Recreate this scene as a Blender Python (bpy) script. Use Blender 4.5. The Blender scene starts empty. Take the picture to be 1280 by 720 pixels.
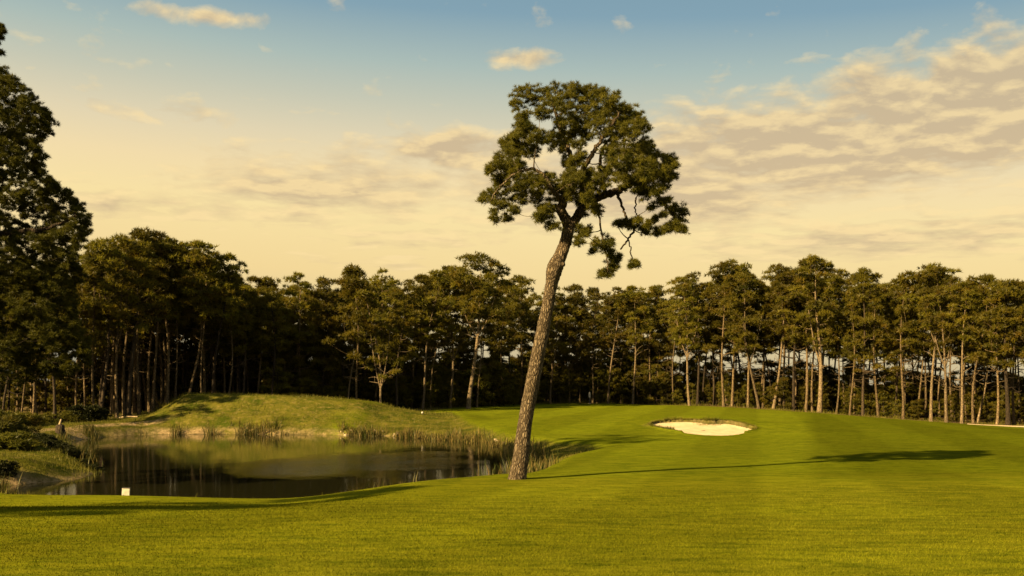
import bpy, math
import numpy as np

R_ = math.radians
SC = bpy.context.scene
COL = SC.collection
F = 1244.0            # focal length in photo pixels (1280 wide)
CU, CV = 640.0, 478.0  # principal column, horizon row

# ------------------------------------------------------------------ helpers
def sstep(a, b, x):
    t = np.clip((x - a) / (b - a), 0, 1)
    return t * t * (3 - 2 * t)

def norm(v):
    return v / np.maximum(np.linalg.norm(v, axis=-1, keepdims=True), 1e-9)

def mesh_obj(name, V, faces, mat, parent=None, smooth=False, attrs=None):
    """faces: list of int arrays (m,3) or (m,4). attrs: {name: per-vertex floats}"""
    V = np.asarray(V, np.float32)
    me = bpy.data.meshes.new(name)
    faces = [np.asarray(f, np.int32) for f in faces if len(f)]
    me.vertices.add(len(V)); me.vertices.foreach_set('co', V.ravel())
    idx = np.concatenate([f.ravel() for f in faces])
    tot = np.concatenate([np.full(len(f), f.shape[1], np.int32) for f in faces])
    st = np.concatenate([[0], np.cumsum(tot)[:-1]]).astype(np.int32)
    me.loops.add(len(idx)); me.loops.foreach_set('vertex_index', idx)
    me.polygons.add(len(tot)); me.polygons.foreach_set('loop_start', st); me.polygons.foreach_set('loop_total', tot)
    me.polygons.foreach_set('use_smooth', np.full(len(tot), bool(smooth)))
    if attrs:
        for k, a in attrs.items():
            at = me.attributes.new(k, 'FLOAT', 'POINT')
            at.data.foreach_set('value', np.asarray(a, np.float32))
    me.update(calc_edges=True)
    me.materials.append(mat)
    o = bpy.data.objects.new(name, me); COL.objects.link(o)
    if parent: o.parent = parent
    return o

def tag(o, label=None, cat=None, group=None, kind=None):
    if label: o['label'] = label
    if cat: o['category'] = cat
    if group: o['group'] = group
    if kind: o['kind'] = kind
    return o

def empty(name, loc, rz=0.0, sc=1.0):
    o = bpy.data.objects.new(name, None); COL.objects.link(o)
    o.location = loc; o.rotation_euler = (0, 0, rz); o.scale = (sc,) * 3
    o.empty_display_size = 0.3
    return o

def copy_tree(o):
    c = o.copy(); COL.objects.link(c)
    for ch in o.children:
        d = ch.copy(); COL.objects.link(d); d.parent = c
    return c

class MB:
    def __init__(s): s.v = []; s.f = {3: [], 4: []}; s.a = []; s.n = 0
    def add(s, V, Fs, tint=0.5):
        V = np.asarray(V, float)
        s.v.append(V)
        s.a.append(np.broadcast_to(np.asarray(tint, float), (len(V),)))
        for f in Fs:
            f = np.asarray(f, int)
            if len(f): s.f[f.shape[1]].append(f + s.n)
        s.n += len(V)
    def build(s, name, mat, parent=None, smooth=False):
        fs = [np.concatenate(x) for x in s.f.values() if x]
        return mesh_obj(name, np.concatenate(s.v), fs, mat, parent, smooth, {'tint': np.concatenate(s.a)})

def tube(mb, P, rad, n=6, tint=0.5, bump=0.0, rng=None, cap=True):
    P = np.asarray(P, float); m = len(P)
    rad = np.broadcast_to(np.asarray(rad, float), (m,))
    T = norm(np.gradient(P, axis=0))
    ref = np.array([0.31, 0.95, 0.05]); ref = ref / np.linalg.norm(ref)
    A = norm(np.cross(T, ref)); B = np.cross(T, A)
    th = np.linspace(0, 2 * np.pi, n, endpoint=False)
    r = rad[:, None] * np.ones((m, n))
    if bump and rng is not None:
        r = r * (1 + bump * rng.standard_normal((m, n)))
    V = P[:, None, :] + r[..., None] * (np.cos(th)[None, :, None] * A[:, None, :] + np.sin(th)[None, :, None] * B[:, None, :])
    i = np.arange(m - 1)[:, None] * n; j = np.arange(n)[None, :]; jn = (j + 1) % n
    q = np.stack([i + j, i + jn, i + n + jn, i + n + j], -1).reshape(-1, 4)
    V = V.reshape(-1, 3)
    fs = [q]
    if cap:
        V = np.vstack([V, P[-1] + T[-1] * rad[-1] * .5])
        k = len(V) - 1; b = (m - 1) * n
        fs.append(np.stack([b + j[0], b + jn[0], np.full(n, k)], -1))
    mb.add(V, fs, tint)

def spline(P, n):
    """Catmull-Rom through P (any columns)."""
    P = np.asarray(P, float)
    Q = np.vstack([2 * P[0] - P[1], P, 2 * P[-1] - P[-2]])
    out = []
    u = np.linspace(0, len(P) - 1, n)
    for x in u:
        i = min(int(x), len(P) - 2); t = x - i
        a, b, c, d = Q[i:i + 4]
        out.append(.5 * (2 * b + (c - a) * t + (2 * a - 5 * b + 4 * c - d) * t * t + (3 * b - a - 3 * c + d) * t ** 3))
    return np.array(out)

def tufts(mb, P, D, k, L, w, rng, tint=None, spread=0.9):
    """needle sprays: k thin triangles fanning from each point P along D"""
    n = len(P)
    P = np.repeat(P, k, 0); Dr = np.repeat(D, k, 0)
    t = rng.random(n) if tint is None else tint
    t = np.repeat(t, k)
    d = norm(Dr * 0.75 + norm(rng.standard_normal((n * k, 3))) * spread)
    s = norm(np.cross(d, rng.standard_normal((n * k, 3))))
    LL = (L * rng.uniform(.65, 1.2, n * k))[:, None]
    base = P + d * LL * .06
    V = np.stack([base - s * w * .5, base + s * w * .5, P + d * LL], 1).reshape(-1, 3)
    f = np.arange(n * k * 3).reshape(-1, 3)
    mb.add(V, [f], np.repeat(t, 3))

def clump_tufts(mb, c, r, flat, rng, dens, k, L, w, up=.45, shell=.55):
    n = max(4, int(dens))
    d = norm(rng.standard_normal((n, 3)))
    d[:, 2] = np.where(d[:, 2] < -.35, -d[:, 2] * .6, d[:, 2])
    rr = r * (shell + (1 - shell) * rng.random(n)) * rng.uniform(.75, 1.12, n)
    P = c + d * rr[:, None] * np.array([1, 1, flat])
    D = norm(d + np.array([0, 0, up]))
    t = np.clip(rng.normal(.5, .16) + rng.normal(0, .13, n), 0, 1)
    tufts(mb, P, D, k, L, w, rng, t)

# ------------------------------------------------------------------ materials
def newmat(name):
    m = bpy.data.materials.new(name); m.use_nodes = True
    nt = m.node_tree; nt.nodes.clear()
    return m, nt

def N(nt, typ, ins=None, **props):
    n = nt.nodes.new(typ)
    for k, v in props.items(): setattr(n, k, v)
    for k, v in (ins or {}).items():
        if isinstance(v, bpy.types.NodeSocket): nt.links.new(v, n.inputs[k])
        else: n.inputs[k].default_value = v
    return n

def MATH(nt, op, a, b=None, c=None, clamp=False):
    ins = {0: a}
    if b is not None: ins[1] = b
    if c is not None: ins[2] = c
    return N(nt, 'ShaderNodeMath', ins, operation=op, use_clamp=clamp).outputs[0]

def MIX(nt, f, a, b, blend='MIX'):
    n = N(nt, 'ShaderNodeMix', data_type='RGBA', blend_type=blend)
    for i, v in ((0, f), (6, a), (7, b)):
        if isinstance(v, bpy.types.NodeSocket): nt.links.new(v, n.inputs[i])
        else: n.inputs[i].default_value = (*v, 1) if isinstance(v, tuple) and len(v) == 3 else v
    return n.outputs[2]

def RAMP(nt, f, stops, interp='LINEAR'):
    n = N(nt, 'ShaderNodeValToRGB', {0: f}); cr = n.color_ramp; cr.interpolation = interp
    while len(cr.elements) < len(stops): cr.elements.new(0.5)
    for e, (p, c) in zip(cr.elements, stops):
        e.position = p; e.color = (*c, 1) if len(c) == 3 else c
    return n.outputs[0]

def MAPR(nt, f, a, b, c=0., d=1.):
    return N(nt, 'ShaderNodeMapRange', {0: f, 1: a, 2: b, 3: c, 4: d}).outputs[0]

def NOISE(nt, vec, scale, detail=3., rough=.55, dist=0.):
    return N(nt, 'ShaderNodeTexNoise', {'Vector': vec, 'Scale': scale, 'Detail': detail, 'Roughness': rough, 'Distortion': dist}).outputs[0]

def MAPPING(nt, vec, scale=(1, 1, 1), loc=(0, 0, 0), rot=(0, 0, 0)):
    return N(nt, 'ShaderNodeMapping', {'Vector': vec, 'Scale': scale, 'Location': loc, 'Rotation': rot}).outputs[0]

def leafy(name, dark, light, warm=None, trans=.3, objvar=.25):
    m, nt = newmat(name)
    at = N(nt, 'ShaderNodeAttribute', attribute_name='tint').outputs['Fac']
    oi = N(nt, 'ShaderNodeObjectInfo').outputs['Random']
    c = MIX(nt, at, dark, light)
    if warm:
        tc = N(nt, 'ShaderNodeTexCoord').outputs['Object']
        w = MAPR(nt, NOISE(nt, tc, .55, 2.), .52, .72)
        c = MIX(nt, MATH(nt, 'MULTIPLY', w, .7), c, warm)
    hv = N(nt, 'ShaderNodeHueSaturation', {'Color': c, 'Hue': MAPR(nt, oi, 0, 1, .488, .506), 'Value': MAPR(nt, oi, 0, 1, 1 - objvar, 1 + objvar)}).outputs[0]
    a = N(nt, 'ShaderNodeBsdfDiffuse', {'Color': hv, 'Roughness': .6})
    b = N(nt, 'ShaderNodeBsdfTranslucent', {'Color': hv})
    mx = N(nt, 'ShaderNodeMixShader', {0: trans, 1: a.outputs[0], 2: b.outputs[0]})
    g = N(nt, 'ShaderNodeBsdfGlossy', {'Color': (.5, .5, .4, 1), 'Roughness': .5})
    mx2 = N(nt, 'ShaderNodeMixShader', {0: .02, 1: mx.outputs[0], 2: g.outputs[0]})
    N(nt, 'ShaderNodeOutputMaterial', {0: mx2.outputs[0]})
    return m

def bark(name, dark, mid, light, scale=1., strength=.8):
    m, nt = newmat(name)
    tc = N(nt, 'ShaderNodeTexCoord').outputs['Object']
    oi = N(nt, 'ShaderNodeObjectInfo').outputs['Random']
    mp = MAPPING(nt, tc, (5 * scale, 5 * scale, 1.5 * scale))
    warp = NOISE(nt, tc, 3 * scale, 3)
    mpw = N(nt, 'ShaderNodeVectorMath', {0: mp, 1: N(nt, 'ShaderNodeCombineXYZ', {0: warp, 1: warp, 2: warp}).outputs[0]}, operation='ADD').outputs[0]
    vo = N(nt, 'ShaderNodeTexVoronoi', {'Vector': mpw, 'Scale': 1.6}, feature='DISTANCE_TO_EDGE').outputs[0]
    no = NOISE(nt, mp, 2.2, 6, .65)
    plate = MAPR(nt, vo, .02, .28)
    c = MIX(nt, plate, dark, mid)
    c = MIX(nt, MATH(nt, 'MULTIPLY', MAPR(nt, no, .42, .7), plate), c, light)
    c = N(nt, 'ShaderNodeHueSaturation', {'Color': c, 'Value': MAPR(nt, oi, 0, 1, .6, 1.25)}).outputs[0]
    h = MATH(nt, 'ADD', MATH(nt, 'MULTIPLY', plate, .7), MATH(nt, 'MULTIPLY', no, .5))
    bp = N(nt, 'ShaderNodeBump', {'Strength': strength, 'Distance': .06, 'Height': h}).outputs[0]
    p = N(nt, 'ShaderNodeBsdfPrincipled', {'Base Color': c, 'Roughness': .9, 'Normal': bp, 'Specular IOR Level': .15})
    N(nt, 'ShaderNodeOutputMaterial', {0: p.outputs[0]})
    return m

M = {}
M['needles'] = leafy('pine_needles', (.034, .037, .004), (.156, .131, .010), (.155, .100, .010), .56, .32)
M['needles_main'] = leafy('lone_pine_needles', (.022, .029, .004), (.134, .125, .010), None, .38, 0)
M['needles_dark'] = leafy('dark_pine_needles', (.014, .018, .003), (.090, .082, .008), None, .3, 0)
M['under'] = leafy('understorey_leaves', (.032, .036, .004), (.140, .120, .010), (.15, .095, .010), .56)
M['shrub'] = leafy('shrub_leaves', (.024, .030, .004), (.11, .100, .012), (.13, .075, .012), .4)
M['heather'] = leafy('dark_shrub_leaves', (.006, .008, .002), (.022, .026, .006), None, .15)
M['reed'] = leafy('reed_blades', (.030, .042, .006), (.23, .165, .050), None, .35, 0)
M['rough'] = leafy('rough_grass_blades', (.050, .062, .006), (.175, .150, .022), None, .4, 0)
M['bark_main'] = bark('lone_pine_bark', (.022, .015, .007), (.084, .063, .038), (.19, .147, .092), 1.7, 1.)
M['bark'] = bark('pine_bark', (.035, .024, .012), (.125, .087, .045), (.25, .185, .105), 1.4, .7)
M['bark_pale'] = bark('pale_pine_bark', (.045, .032, .018), (.16, .116, .065), (.30, .228, .138), 1.4, .6)
M['bark_dark'] = bark('dark_pine_bark', (.014, .010, .006), (.045, .032, .02), (.09, .065, .04), 1.4, .7)

# ------------------------------------------------------------------ terrain
POND = np.array([(-21, 40.5), (-15, 38.6), (-9, 37.4), (-6.6, 37.8), (-1.9, 40.6), (-.1, 45.5), (.9, 54), (.8, 60), (.2, 68), (-2.5, 75.5), (-6, 81),
                 (-9.6, 84), (-14, 86.5), (-20, 88), (-28, 88.5), (-33, 87), (-34.5, 80), (-32, 72), (-27.5, 62), (-23.6, 57), (-20.6, 51.5), (-20.4, 46.5), (-22.5, 44)], float)
DIP = np.array([(-9.5, 116), (-6.5, 103), (-4.2, 91), (-.2, 74), (3.2, 67), (5.3, 63.4), (5.2, 61), (3.7, 57), (2.5, 52), (.2, 43.5), (-2.4, 38.6), (-6.6, 35.8), (-9, 35.2),
                (-15, 36.2), (-20, 39), (-24, 60), (-14, 88), (-14, 100)], float)
BUNK = np.array([(11.4, 82.0), (11.9, 83.4), (13.2, 84.3), (15.0, 84.7), (16.0, 84.4), (16.4, 84.0), (17.0, 83.9), (17.6, 84.1), (18.6, 83.6), (19.5, 81.6), (19.5, 80.0), (18.4, 78.3),
                 (17.3, 77.0), (15.8, 76.3), (14.4, 76.9), (12.9, 79.0), (11.9, 80.8)], float)

def smoothpoly(P, n):
    Q = np.vstack([P[-1:], P, P[:2]]); out = []
    m = len(P)
    for x in np.linspace(0, m, n, endpoint=False):
        i = int(x); t = x - i
        a, b, c, d = (P[(i - 1) % m], P[i % m], P[(i + 1) % m], P[(i + 2) % m])
        out.append(.5 * (2 * b + (c - a) * t + (2 * a - 5 * b + 4 * c - d) * t * t + (3 * b - a - 3 * c + d) * t ** 3))
    return np.array(out)
POND_S, DIP_S, BUNK_S = smoothpoly(POND, 70), smoothpoly(DIP, 54), smoothpoly(BUNK, 68)

def sdist(P, X, Y):
    sh = X.shape; X = X.ravel(); Y = Y.ravel()
    best = np.full(len(X), 1e18); ins = np.zeros(len(X), bool)
    m = len(P)
    for i in range(m):
        ax, ay = P[i]; bx, by = P[(i + 1) % m]
        dx, dy = bx - ax, by - ay
        t = np.clip(((X - ax) * dx + (Y - ay) * dy) / (dx * dx + dy * dy), 0, 1)
        best = np.minimum(best, (X - ax - t * dx) ** 2 + (Y - ay - t * dy) ** 2)
        c = (ay > Y) != (by > Y)
        xi = ax + (Y - ay) / (dy if dy else 1e-9) * dx
        ins ^= c & (X < xi)
    d = np.sqrt(best)
    return np.where(ins, -d, d).reshape(sh)

_py = np.array([-200, -20, 0, 5, 9, 20, 30, 37, 50, 60, 76, 84, 100, 120, 150, 180, 260, 600, 6000], float)
_pz = np.array([-1.6, -1.6, -1.6, -1.62, -1.78, -2.72, -3.36, -3.64, -3.85, -3.95, -3.84, -3.68, -3.45, -3.36, -3.24, -3.2, -3.3, -6., -30.], float)
_yy = np.concatenate([np.linspace(-200, 300, 2001), [600, 6000]])
_zz = np.interp(_yy, _py, _pz)
_k = np.exp(-.5 * (np.arange(-30, 31) / 11.) ** 2); _k /= _k.sum()
_zz[:2001] = np.convolve(np.pad(_zz[:2001], 30, mode='edge'), _k, 'valid')

def lump(X, Y, s, ph):
    return (np.sin(X / s + ph) * np.cos(Y / s * 1.13 + ph * 2.1) + .6 * np.sin(X / s * 2.17 + Y / s * 1.4 + ph * 3) + .4 * np.cos(X / s * 3.9 - Y / s * 3.1 + ph)) / 2.

def sandz(X, Y):
    return np.interp(Y, [75.8, 76.6, 80, 83.2, 84.8], [-4.12, -4.13, -3.88, -3.58, -3.38]) - .05 * (X - 15.3) / 4

def ground(X, Y, masks=False):
    X = np.asarray(X, float); Y = np.asarray(Y, float)
    z = np.interp(Y, _yy, _zz)
    z = z - 1.5 * sstep(25, 58, X) * sstep(60, 110, Y) * (1 - .6 * sstep(150, 400, Y))
    z = z + .05 * lump(X, Y, 9., .3) * sstep(3, 25, Y) + .014 * lump(X, Y, 2.3, 1.7) + .035 * lump(X, Y, 4.3, 5.2) * sstep(3, 25, Y)
    # bunker face and the swell behind it
    bx = np.exp(-((X - 15.3) / 7.) ** 4)
    z = z + bx * (-.22 * np.exp(-((Y - 76) / 3.) ** 2) + .50 * np.exp(-((Y - 86.3) / 4.) ** 2))
    # left banks
    left = sstep(-14, -22, X)
    z = z + left * .28 * lump(X, Y, 5., 2.2) * sstep(36, 44, Y) * (1 - sstep(84, 90, Y))
    z = z - .43 * sstep(-2.5, -8, X) * sstep(20, 33, Y) * (1 - sstep(40, 48, Y))
    z = z + .55 * np.exp(-((X + 29) / 6.) ** 2 - ((Y - 46.5) / 3.2) ** 2)
    z = z + .9 * np.exp(-((X + 31) / 4.5) ** 2 - ((Y - 57) / 4.) ** 2)
    # tee mound
    Xr = np.where(Y > 97, X * 97. / np.maximum(Y, 1.), X)
    h = np.interp(Xr, [-37.5, -35, -31.8, -30.8, -24, -19, -15, -12, -8, -2.5], [0, .3, 2.2, 2.32, 2.25, 2.0, 1.62, 1.3, .75, 0])
    hy = np.clip((Y - 89.8) / 6.4, 0, 1) ** 1.1 * (1 - sstep(103, 111, Y))
    mound = h * hy
    z = z + mound * (1 + .022 * lump(X, Y, 2.6, 4.1))
    dd = sdist(DIP_S, X, Y)
    z = z - .42 * sstep(1.1, -1.6, dd)
    dp = sdist(POND_S, X, Y)
    w = np.where(Y < 40, 1.7, 2.6)
    t = sstep(-w, w, dp + .25 * lump(X, Y, 1.3, .9))
    z = z * t + (-5.75) * (1 - t)
    db = sdist(BUNK_S, X, Y)
    z = np.where(db < 0, sandz(X, Y) - .09 * sstep(78, 82, Y) - .12, z)
    z = np.where((db >= 0) & (db < .5) & (Y > 78), z + .16 * (1 - db / .5), z)
    if not masks: return z
    nz = lump(X, Y, 3.1, 5.) + .6 * lump(X, Y, 1.1, 2.)
    edge = np.interp(X, [-60, -40, -36, -28, -10, -5, 2, 15, 25, 37, 45, 53, 58, 75], [92, 95, 101, 109.5, 121, 138, 150, 150, 141, 128, 122.5, 114.5, 110, 98])
    litter = sstep(-1.2, 1.2, Y - edge + nz * .8)
    litter = np.maximum(litter, sstep(-38, -44, X + nz) * sstep(76, 84, Y))
    rough = sstep(.35, -.35, dd + .2 * nz)
    rough = np.maximum(rough, sstep(.1, .5, mound / 2.3) * sstep(98.5, 96, Y + .5 * nz))
    rough = np.maximum(rough, sstep(-9, -10.5, X + .4 * nz) * sstep(88, 90, Y) * (1 - sstep(.75, .95, mound / 2.3)) * .6)
    rough = np.maximum(rough, sstep(-15, -17.5, X + nz) * sstep(37.5, 40.5, Y + nz))
    rough = np.maximum(rough, sstep(.9, .2, db) * sstep(80, 82.5, Y))
    dirt = sstep(1.1, .0, np.abs(dp - .3)) * (.5 + .5 * sstep(-.2, .5, nz))
    pv = np.interp(X, [-50, -42, -38, -34, -30, -26], [74, 77, 82, 89, 92.3, 92.3])
    dirt = np.maximum(dirt, sstep(.9, .3, np.abs(Y - pv + .4 * nz)) * sstep(-30.5, -33, X))
    dirt = np.maximum(dirt, sstep(1.6, .5, np.abs(np.hypot(X + 35.5, (Y - 78.) * .6) - 2.6 + .5 * nz)) * .8 * sstep(-31, -33, X))
    dirt = np.maximum(dirt, sstep(1.0, .2, np.abs(Y - edge - .4)) * sstep(32, 40, X) * .9)
    dirt = np.maximum(dirt, sstep(.22, .05, db) * sstep(79.5, 81.5, Y) * .3)
    shore = np.maximum(sstep(.3, -.3, dp), sstep(.1, -.02, db) * sstep(80, 81.5, Y) * .35)
    return z, rough, np.clip(dirt, 0, 1), litter, shore

def axis(segs):
    out = [np.arange(a, b, s) for a, b, s in segs]
    return np.concatenate(out)
def grow(a, b, s0, g):
    out = []; x = a; s = s0
    while abs(x) < abs(b):
        out.append(x); s *= g; x += math.copysign(s, b)
    return np.array(out + [b])
gx = np.concatenate([grow(-48.2, -3500, .5, 1.16)[::-1], axis([(-48, 10, .34), (10, 21, .14), (21, 62, .34)]), grow(62, 3500, .5, 1.16)])
gy = np.concatenate([grow(-1, -300, 1, 1.3)[::-1], axis([(0, 34, .34), (34, 48, .2), (48, 75, .3), (75, 87, .14), (87, 128, .3), (128, 170, .6)]), grow(170, 5000, 1, 1.14)])
GX, GY = np.meshgrid(gx, gy)
GZ, MR, MD, ML, MS = ground(GX, GY, True)
nx, ny = len(gx), len(gy)
ii = (np.arange(ny - 1)[:, None] * nx + np.arange(nx - 1)[None, :]).ravel()
quads = np.stack([ii, ii + 1, ii + nx + 1, ii + nx], -1)

def fairway_col(nt, geo):
    broad = NOISE(nt, MAPPING(nt, geo, (.06, .12, .05)), 1., 4, .6)
    streak = NOISE(nt, MAPPING(nt, geo, (.35, 1.6, .3), rot=(0, 0, .06)), 1., 5, .65)
    mid = NOISE(nt, MAPPING(nt, geo, (1.1, 2.6, 1.), rot=(0, 0, -.1)), 1., 5, .7)
    fine = NOISE(nt, MAPPING(nt, geo, (7, 16, 7)), 1., 5, .7)
    c = MIX(nt, MAPR(nt, streak, .36, .64), (.066, .074, .0035), (.128, .126, .0060))
    c = MIX(nt, MAPR(nt, broad, .40, .62), c, (.112, .119, .0045))
    c = MIX(nt, MATH(nt, 'MULTIPLY', MAPR(nt, mid, .54, .38), .85), c, (.046, .060, .0026))
    c = MIX(nt, MATH(nt, 'MULTIPLY', MAPR(nt, fine, .46, .72), .6), c, (.170, .155, .012))
    # mowing bands: broad alternating strips running away from the tee
    sx = N(nt, 'ShaderNodeSeparateXYZ', {0: geo})
    along = MATH(nt, 'ADD', MATH(nt, 'MULTIPLY', sx.outputs[0], .97), MATH(nt, 'MULTIPLY', sx.outputs[1], -.24))
    st = MATH(nt, 'SINE', MATH(nt, 'MULTIPLY', along, .8))
    st = MAPR(nt, st, -.25, .25, .90, 1.06)
    # the grass on the far right, beyond the near slope, is toned darker
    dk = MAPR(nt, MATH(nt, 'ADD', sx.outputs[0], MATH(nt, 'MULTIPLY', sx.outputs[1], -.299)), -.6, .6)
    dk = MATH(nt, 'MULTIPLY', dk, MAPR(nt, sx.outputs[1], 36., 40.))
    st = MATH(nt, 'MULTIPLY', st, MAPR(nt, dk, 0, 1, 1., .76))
    # darker, greener fairway beyond the near slope, pale putting surface further off
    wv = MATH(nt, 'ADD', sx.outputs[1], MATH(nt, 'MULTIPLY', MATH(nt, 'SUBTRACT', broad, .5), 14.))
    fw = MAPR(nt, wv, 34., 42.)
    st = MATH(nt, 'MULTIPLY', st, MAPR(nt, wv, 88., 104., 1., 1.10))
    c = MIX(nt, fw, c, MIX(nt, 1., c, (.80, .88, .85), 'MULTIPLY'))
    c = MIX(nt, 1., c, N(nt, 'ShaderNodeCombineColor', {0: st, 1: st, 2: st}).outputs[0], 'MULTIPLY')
    return c, fine

def blade_mat():
    m, nt = newmat('mown_grass_blades')
    geo = N(nt, 'ShaderNodeNewGeometry').outputs['Position']
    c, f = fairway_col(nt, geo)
    at = N(nt, 'ShaderNodeAttribute', attribute_name='tint').outputs['Fac']
    c = N(nt, 'ShaderNodeHueSaturation', {'Color': c, 'Value': MAPR(nt, at, 0, 1, .62, 1.42)}).outputs[0]
    a = N(nt, 'ShaderNodeBsdfDiffuse', {'Color': c}); b = N(nt, 'ShaderNodeBsdfTranslucent', {'Color': c})
    N(nt, 'ShaderNodeOutputMaterial', {0: N(nt, 'ShaderNodeMixShader', {0: .4, 1: a.outputs[0], 2: b.outputs[0]}).outputs[0]})
    return m

def ground_mat():
    m, nt = newmat('golf_course_ground')
    geo = N(nt, 'ShaderNodeNewGeometry').outputs['Position']
    A = lambda k: N(nt, 'ShaderNodeAttribute', attribute_name=k).outputs['Fac']
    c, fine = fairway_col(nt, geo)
    patch = NOISE(nt, geo, .55, 5, .62)
    rg = MIX(nt, MAPR(nt, patch, .38, .66), (.032, .042, .004), (.092, .082, .012))
    rg = MIX(nt, MATH(nt, 'MULTIPLY', MAPR(nt, NOISE(nt, geo, 2.3, 5, .7), .5, .7), .7), rg, (.15, .115, .038))
    c = MIX(nt, A('rough'), c, rg)
    lt = MIX(nt, MAPR(nt, NOISE(nt, geo, 1.4, 6, .7), .35, .7), (.045, .033, .016), (.17, .115, .05))
    lt = MIX(nt, MATH(nt, 'MULTIPLY', MAPR(nt, NOISE(nt, geo, .35, 3), .45, .65), .6), lt, (.05, .05, .012))
    c = MIX(nt, A('litter'), c, lt)
    dt = MIX(nt, MAPR(nt, NOISE(nt, geo, 3., 6, .7), .35, .68), (.11, .075, .038), (.36, .26, .145))
    dmask = MATH(nt, 'MULTIPLY', A('dirt'), MAPR(nt, NOISE(nt, geo, 1.2, 5, .7), .33, .52))
    c = MIX(nt, dmask, c, dt)
    c = MIX(nt, A('shore'), c, (.018, .015, .008))
    hb = MATH(nt, 'ADD', fine, MATH(nt, 'MULTIPLY', NOISE(nt, geo, 1.6, 5, .7), MATH(nt, 'ADD', MATH(nt, 'MULTIPLY', A('rough'), 2.4), .45)))
    bp = N(nt, 'ShaderNodeBump', {'Strength': .5, 'Distance': .12, 'Height': hb}).outputs[0]
    p = N(nt, 'ShaderNodeBsdfPrincipled', {'Base Color': c, 'Roughness': .85, 'Normal': bp, 'Specular IOR Level': .0})
    N(nt, 'ShaderNodeOutputMaterial', {0: p.outputs[0]})
    return m

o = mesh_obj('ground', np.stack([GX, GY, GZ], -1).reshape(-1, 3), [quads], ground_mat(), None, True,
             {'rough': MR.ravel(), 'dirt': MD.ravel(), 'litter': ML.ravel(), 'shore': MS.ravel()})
tag(o, kind='structure')

# ------------------------------------------------------------------ pond water
WZ = -4.62
def water_mat():
    m, nt = newmat('pond_water_surface')
    geo = N(nt, 'ShaderNodeNewGeometry').outputs['Position']
    sx = N(nt, 'ShaderNodeSeparateXYZ', {0: geo})
    # breeze-ruffled lens of water in the middle of the pond
    wob = MATH(nt, 'SUBTRACT', NOISE(nt, MAPPING(nt, geo, (.22, .22, .2)), 1., 5, .6), .5)
    px = MATH(nt, 'DIVIDE', MATH(nt, 'ADD', sx.outputs[0], 9.), 5.6)
    py = MATH(nt, 'DIVIDE', MATH(nt, 'SUBTRACT', MATH(nt, 'ADD', sx.outputs[1], MATH(nt, 'MULTIPLY', sx.outputs[0], -.35)), 60.), 7.5)
    rr = MATH(nt, 'ADD', MATH(nt, 'MULTIPLY', px, px), MATH(nt, 'MULTIPLY', py, py))
    rr = MATH(nt, 'ADD', rr, MATH(nt, 'MULTIPLY', wob, 4.))
    ruff = MAPR(nt, rr, 1.8, .2)
    w1 = NOISE(nt, MAPPING(nt, geo, (8., 15., 5.)), 1., 3, .6)
    w2 = NOISE(nt, MAPPING(nt, geo, (1.2, .5, 1.)), 1., 2, .5)
    h = MATH(nt, 'ADD', MATH(nt, 'MULTIPLY', w1, MATH(nt, 'ADD', MATH(nt, 'MULTIPLY', ruff, .009), .0008)), MATH(nt, 'MULTIPLY', w2, .004))
    bp = N(nt, 'ShaderNodeBump', {'Strength': 1., 'Distance': 1., 'Height': h}).outputs[0]
    p = N(nt, 'ShaderNodeBsdfPrincipled', {'Base Color': (.010, .010, .004, 1), 'Roughness': MATH(nt, 'ADD', MATH(nt, 'MULTIPLY', ruff, .10), .015), 'IOR': 1.33, 'Normal': bp, 'Specular IOR Level': .5})
    N(nt, 'ShaderNodeOutputMaterial', {0: p.outputs[0]})
    return m
wx, wy = np.meshgrid(np.linspace(-37.5, 3.6, 12), np.linspace(36.5, 91.5, 14))
i = (np.arange(13)[:, None] * 12 + np.arange(11)[None]).ravel()
tag(mesh_obj('pond_water', np.stack([wx, wy, wx * 0 + WZ], -1).reshape(-1, 3), [np.stack([i, i + 1, i + 13, i + 12], -1)], water_mat(), None, True), kind='structure')

# ------------------------------------------------------------------ sand
def sand_mat():
    m, nt = newmat('bunker_sand')
    geo = N(nt, 'ShaderNodeNewGeometry').outputs['Position']
    n1 = NOISE(nt, MAPPING(nt, geo, (1.2, .8, 1)), 1., 5, .6); n2 = NOISE(nt, geo, 14., 4, .7)
    c = MIX(nt, MAPR(nt, n1, .35, .65), (.36, .28, .16), (.46, .365, .22))
    rake = NOISE(nt, MAPPING(nt, geo, (.7, 9, 1), rot=(0, 0, .5)), 1., 3)
    h = MATH(nt, 'ADD', MATH(nt, 'ADD', n1, MATH(nt, 'MULTIPLY', n2, .4)), MATH(nt, 'MULTIPLY', rake, .5))
    bp = N(nt, 'ShaderNodeBump', {'Strength': .6, 'Distance': .1, 'Height': h}).outputs[0]
    p = N(nt, 'ShaderNodeBsdfPrincipled', {'Base Color': c, 'Roughness': .95, 'Normal': bp, 'Specular IOR Level': .1})
    N(nt, 'ShaderNodeOutputMaterial', {0: p.outputs[0]})
    return m
M['sand'] = sand_mat()
bc = np.array([15.5, 80.6])
rings = np.linspace(1.0, .04, 9)
SV = []
for r in rings:
    q = bc + (BUNK_S - bc) * r
    edge_up = .10 * np.exp(-(1 - r) / .10) * (q[:, 1] > 79)
    SV.append(np.column_stack([q, sandz(q[:, 0], q[:, 1]) - .09 * sstep(78, 82, q[:, 1]) + edge_up + .03 * lump(q[:, 0], q[:, 1], .9, 2.)]))
SV = np.concatenate(SV); m_ = len(BUNK_S)
i = np.arange(len(rings) - 1)[:, None] * m_; j = np.arange(m_)[None, :]; jn = (j + 1) % m_
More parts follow.
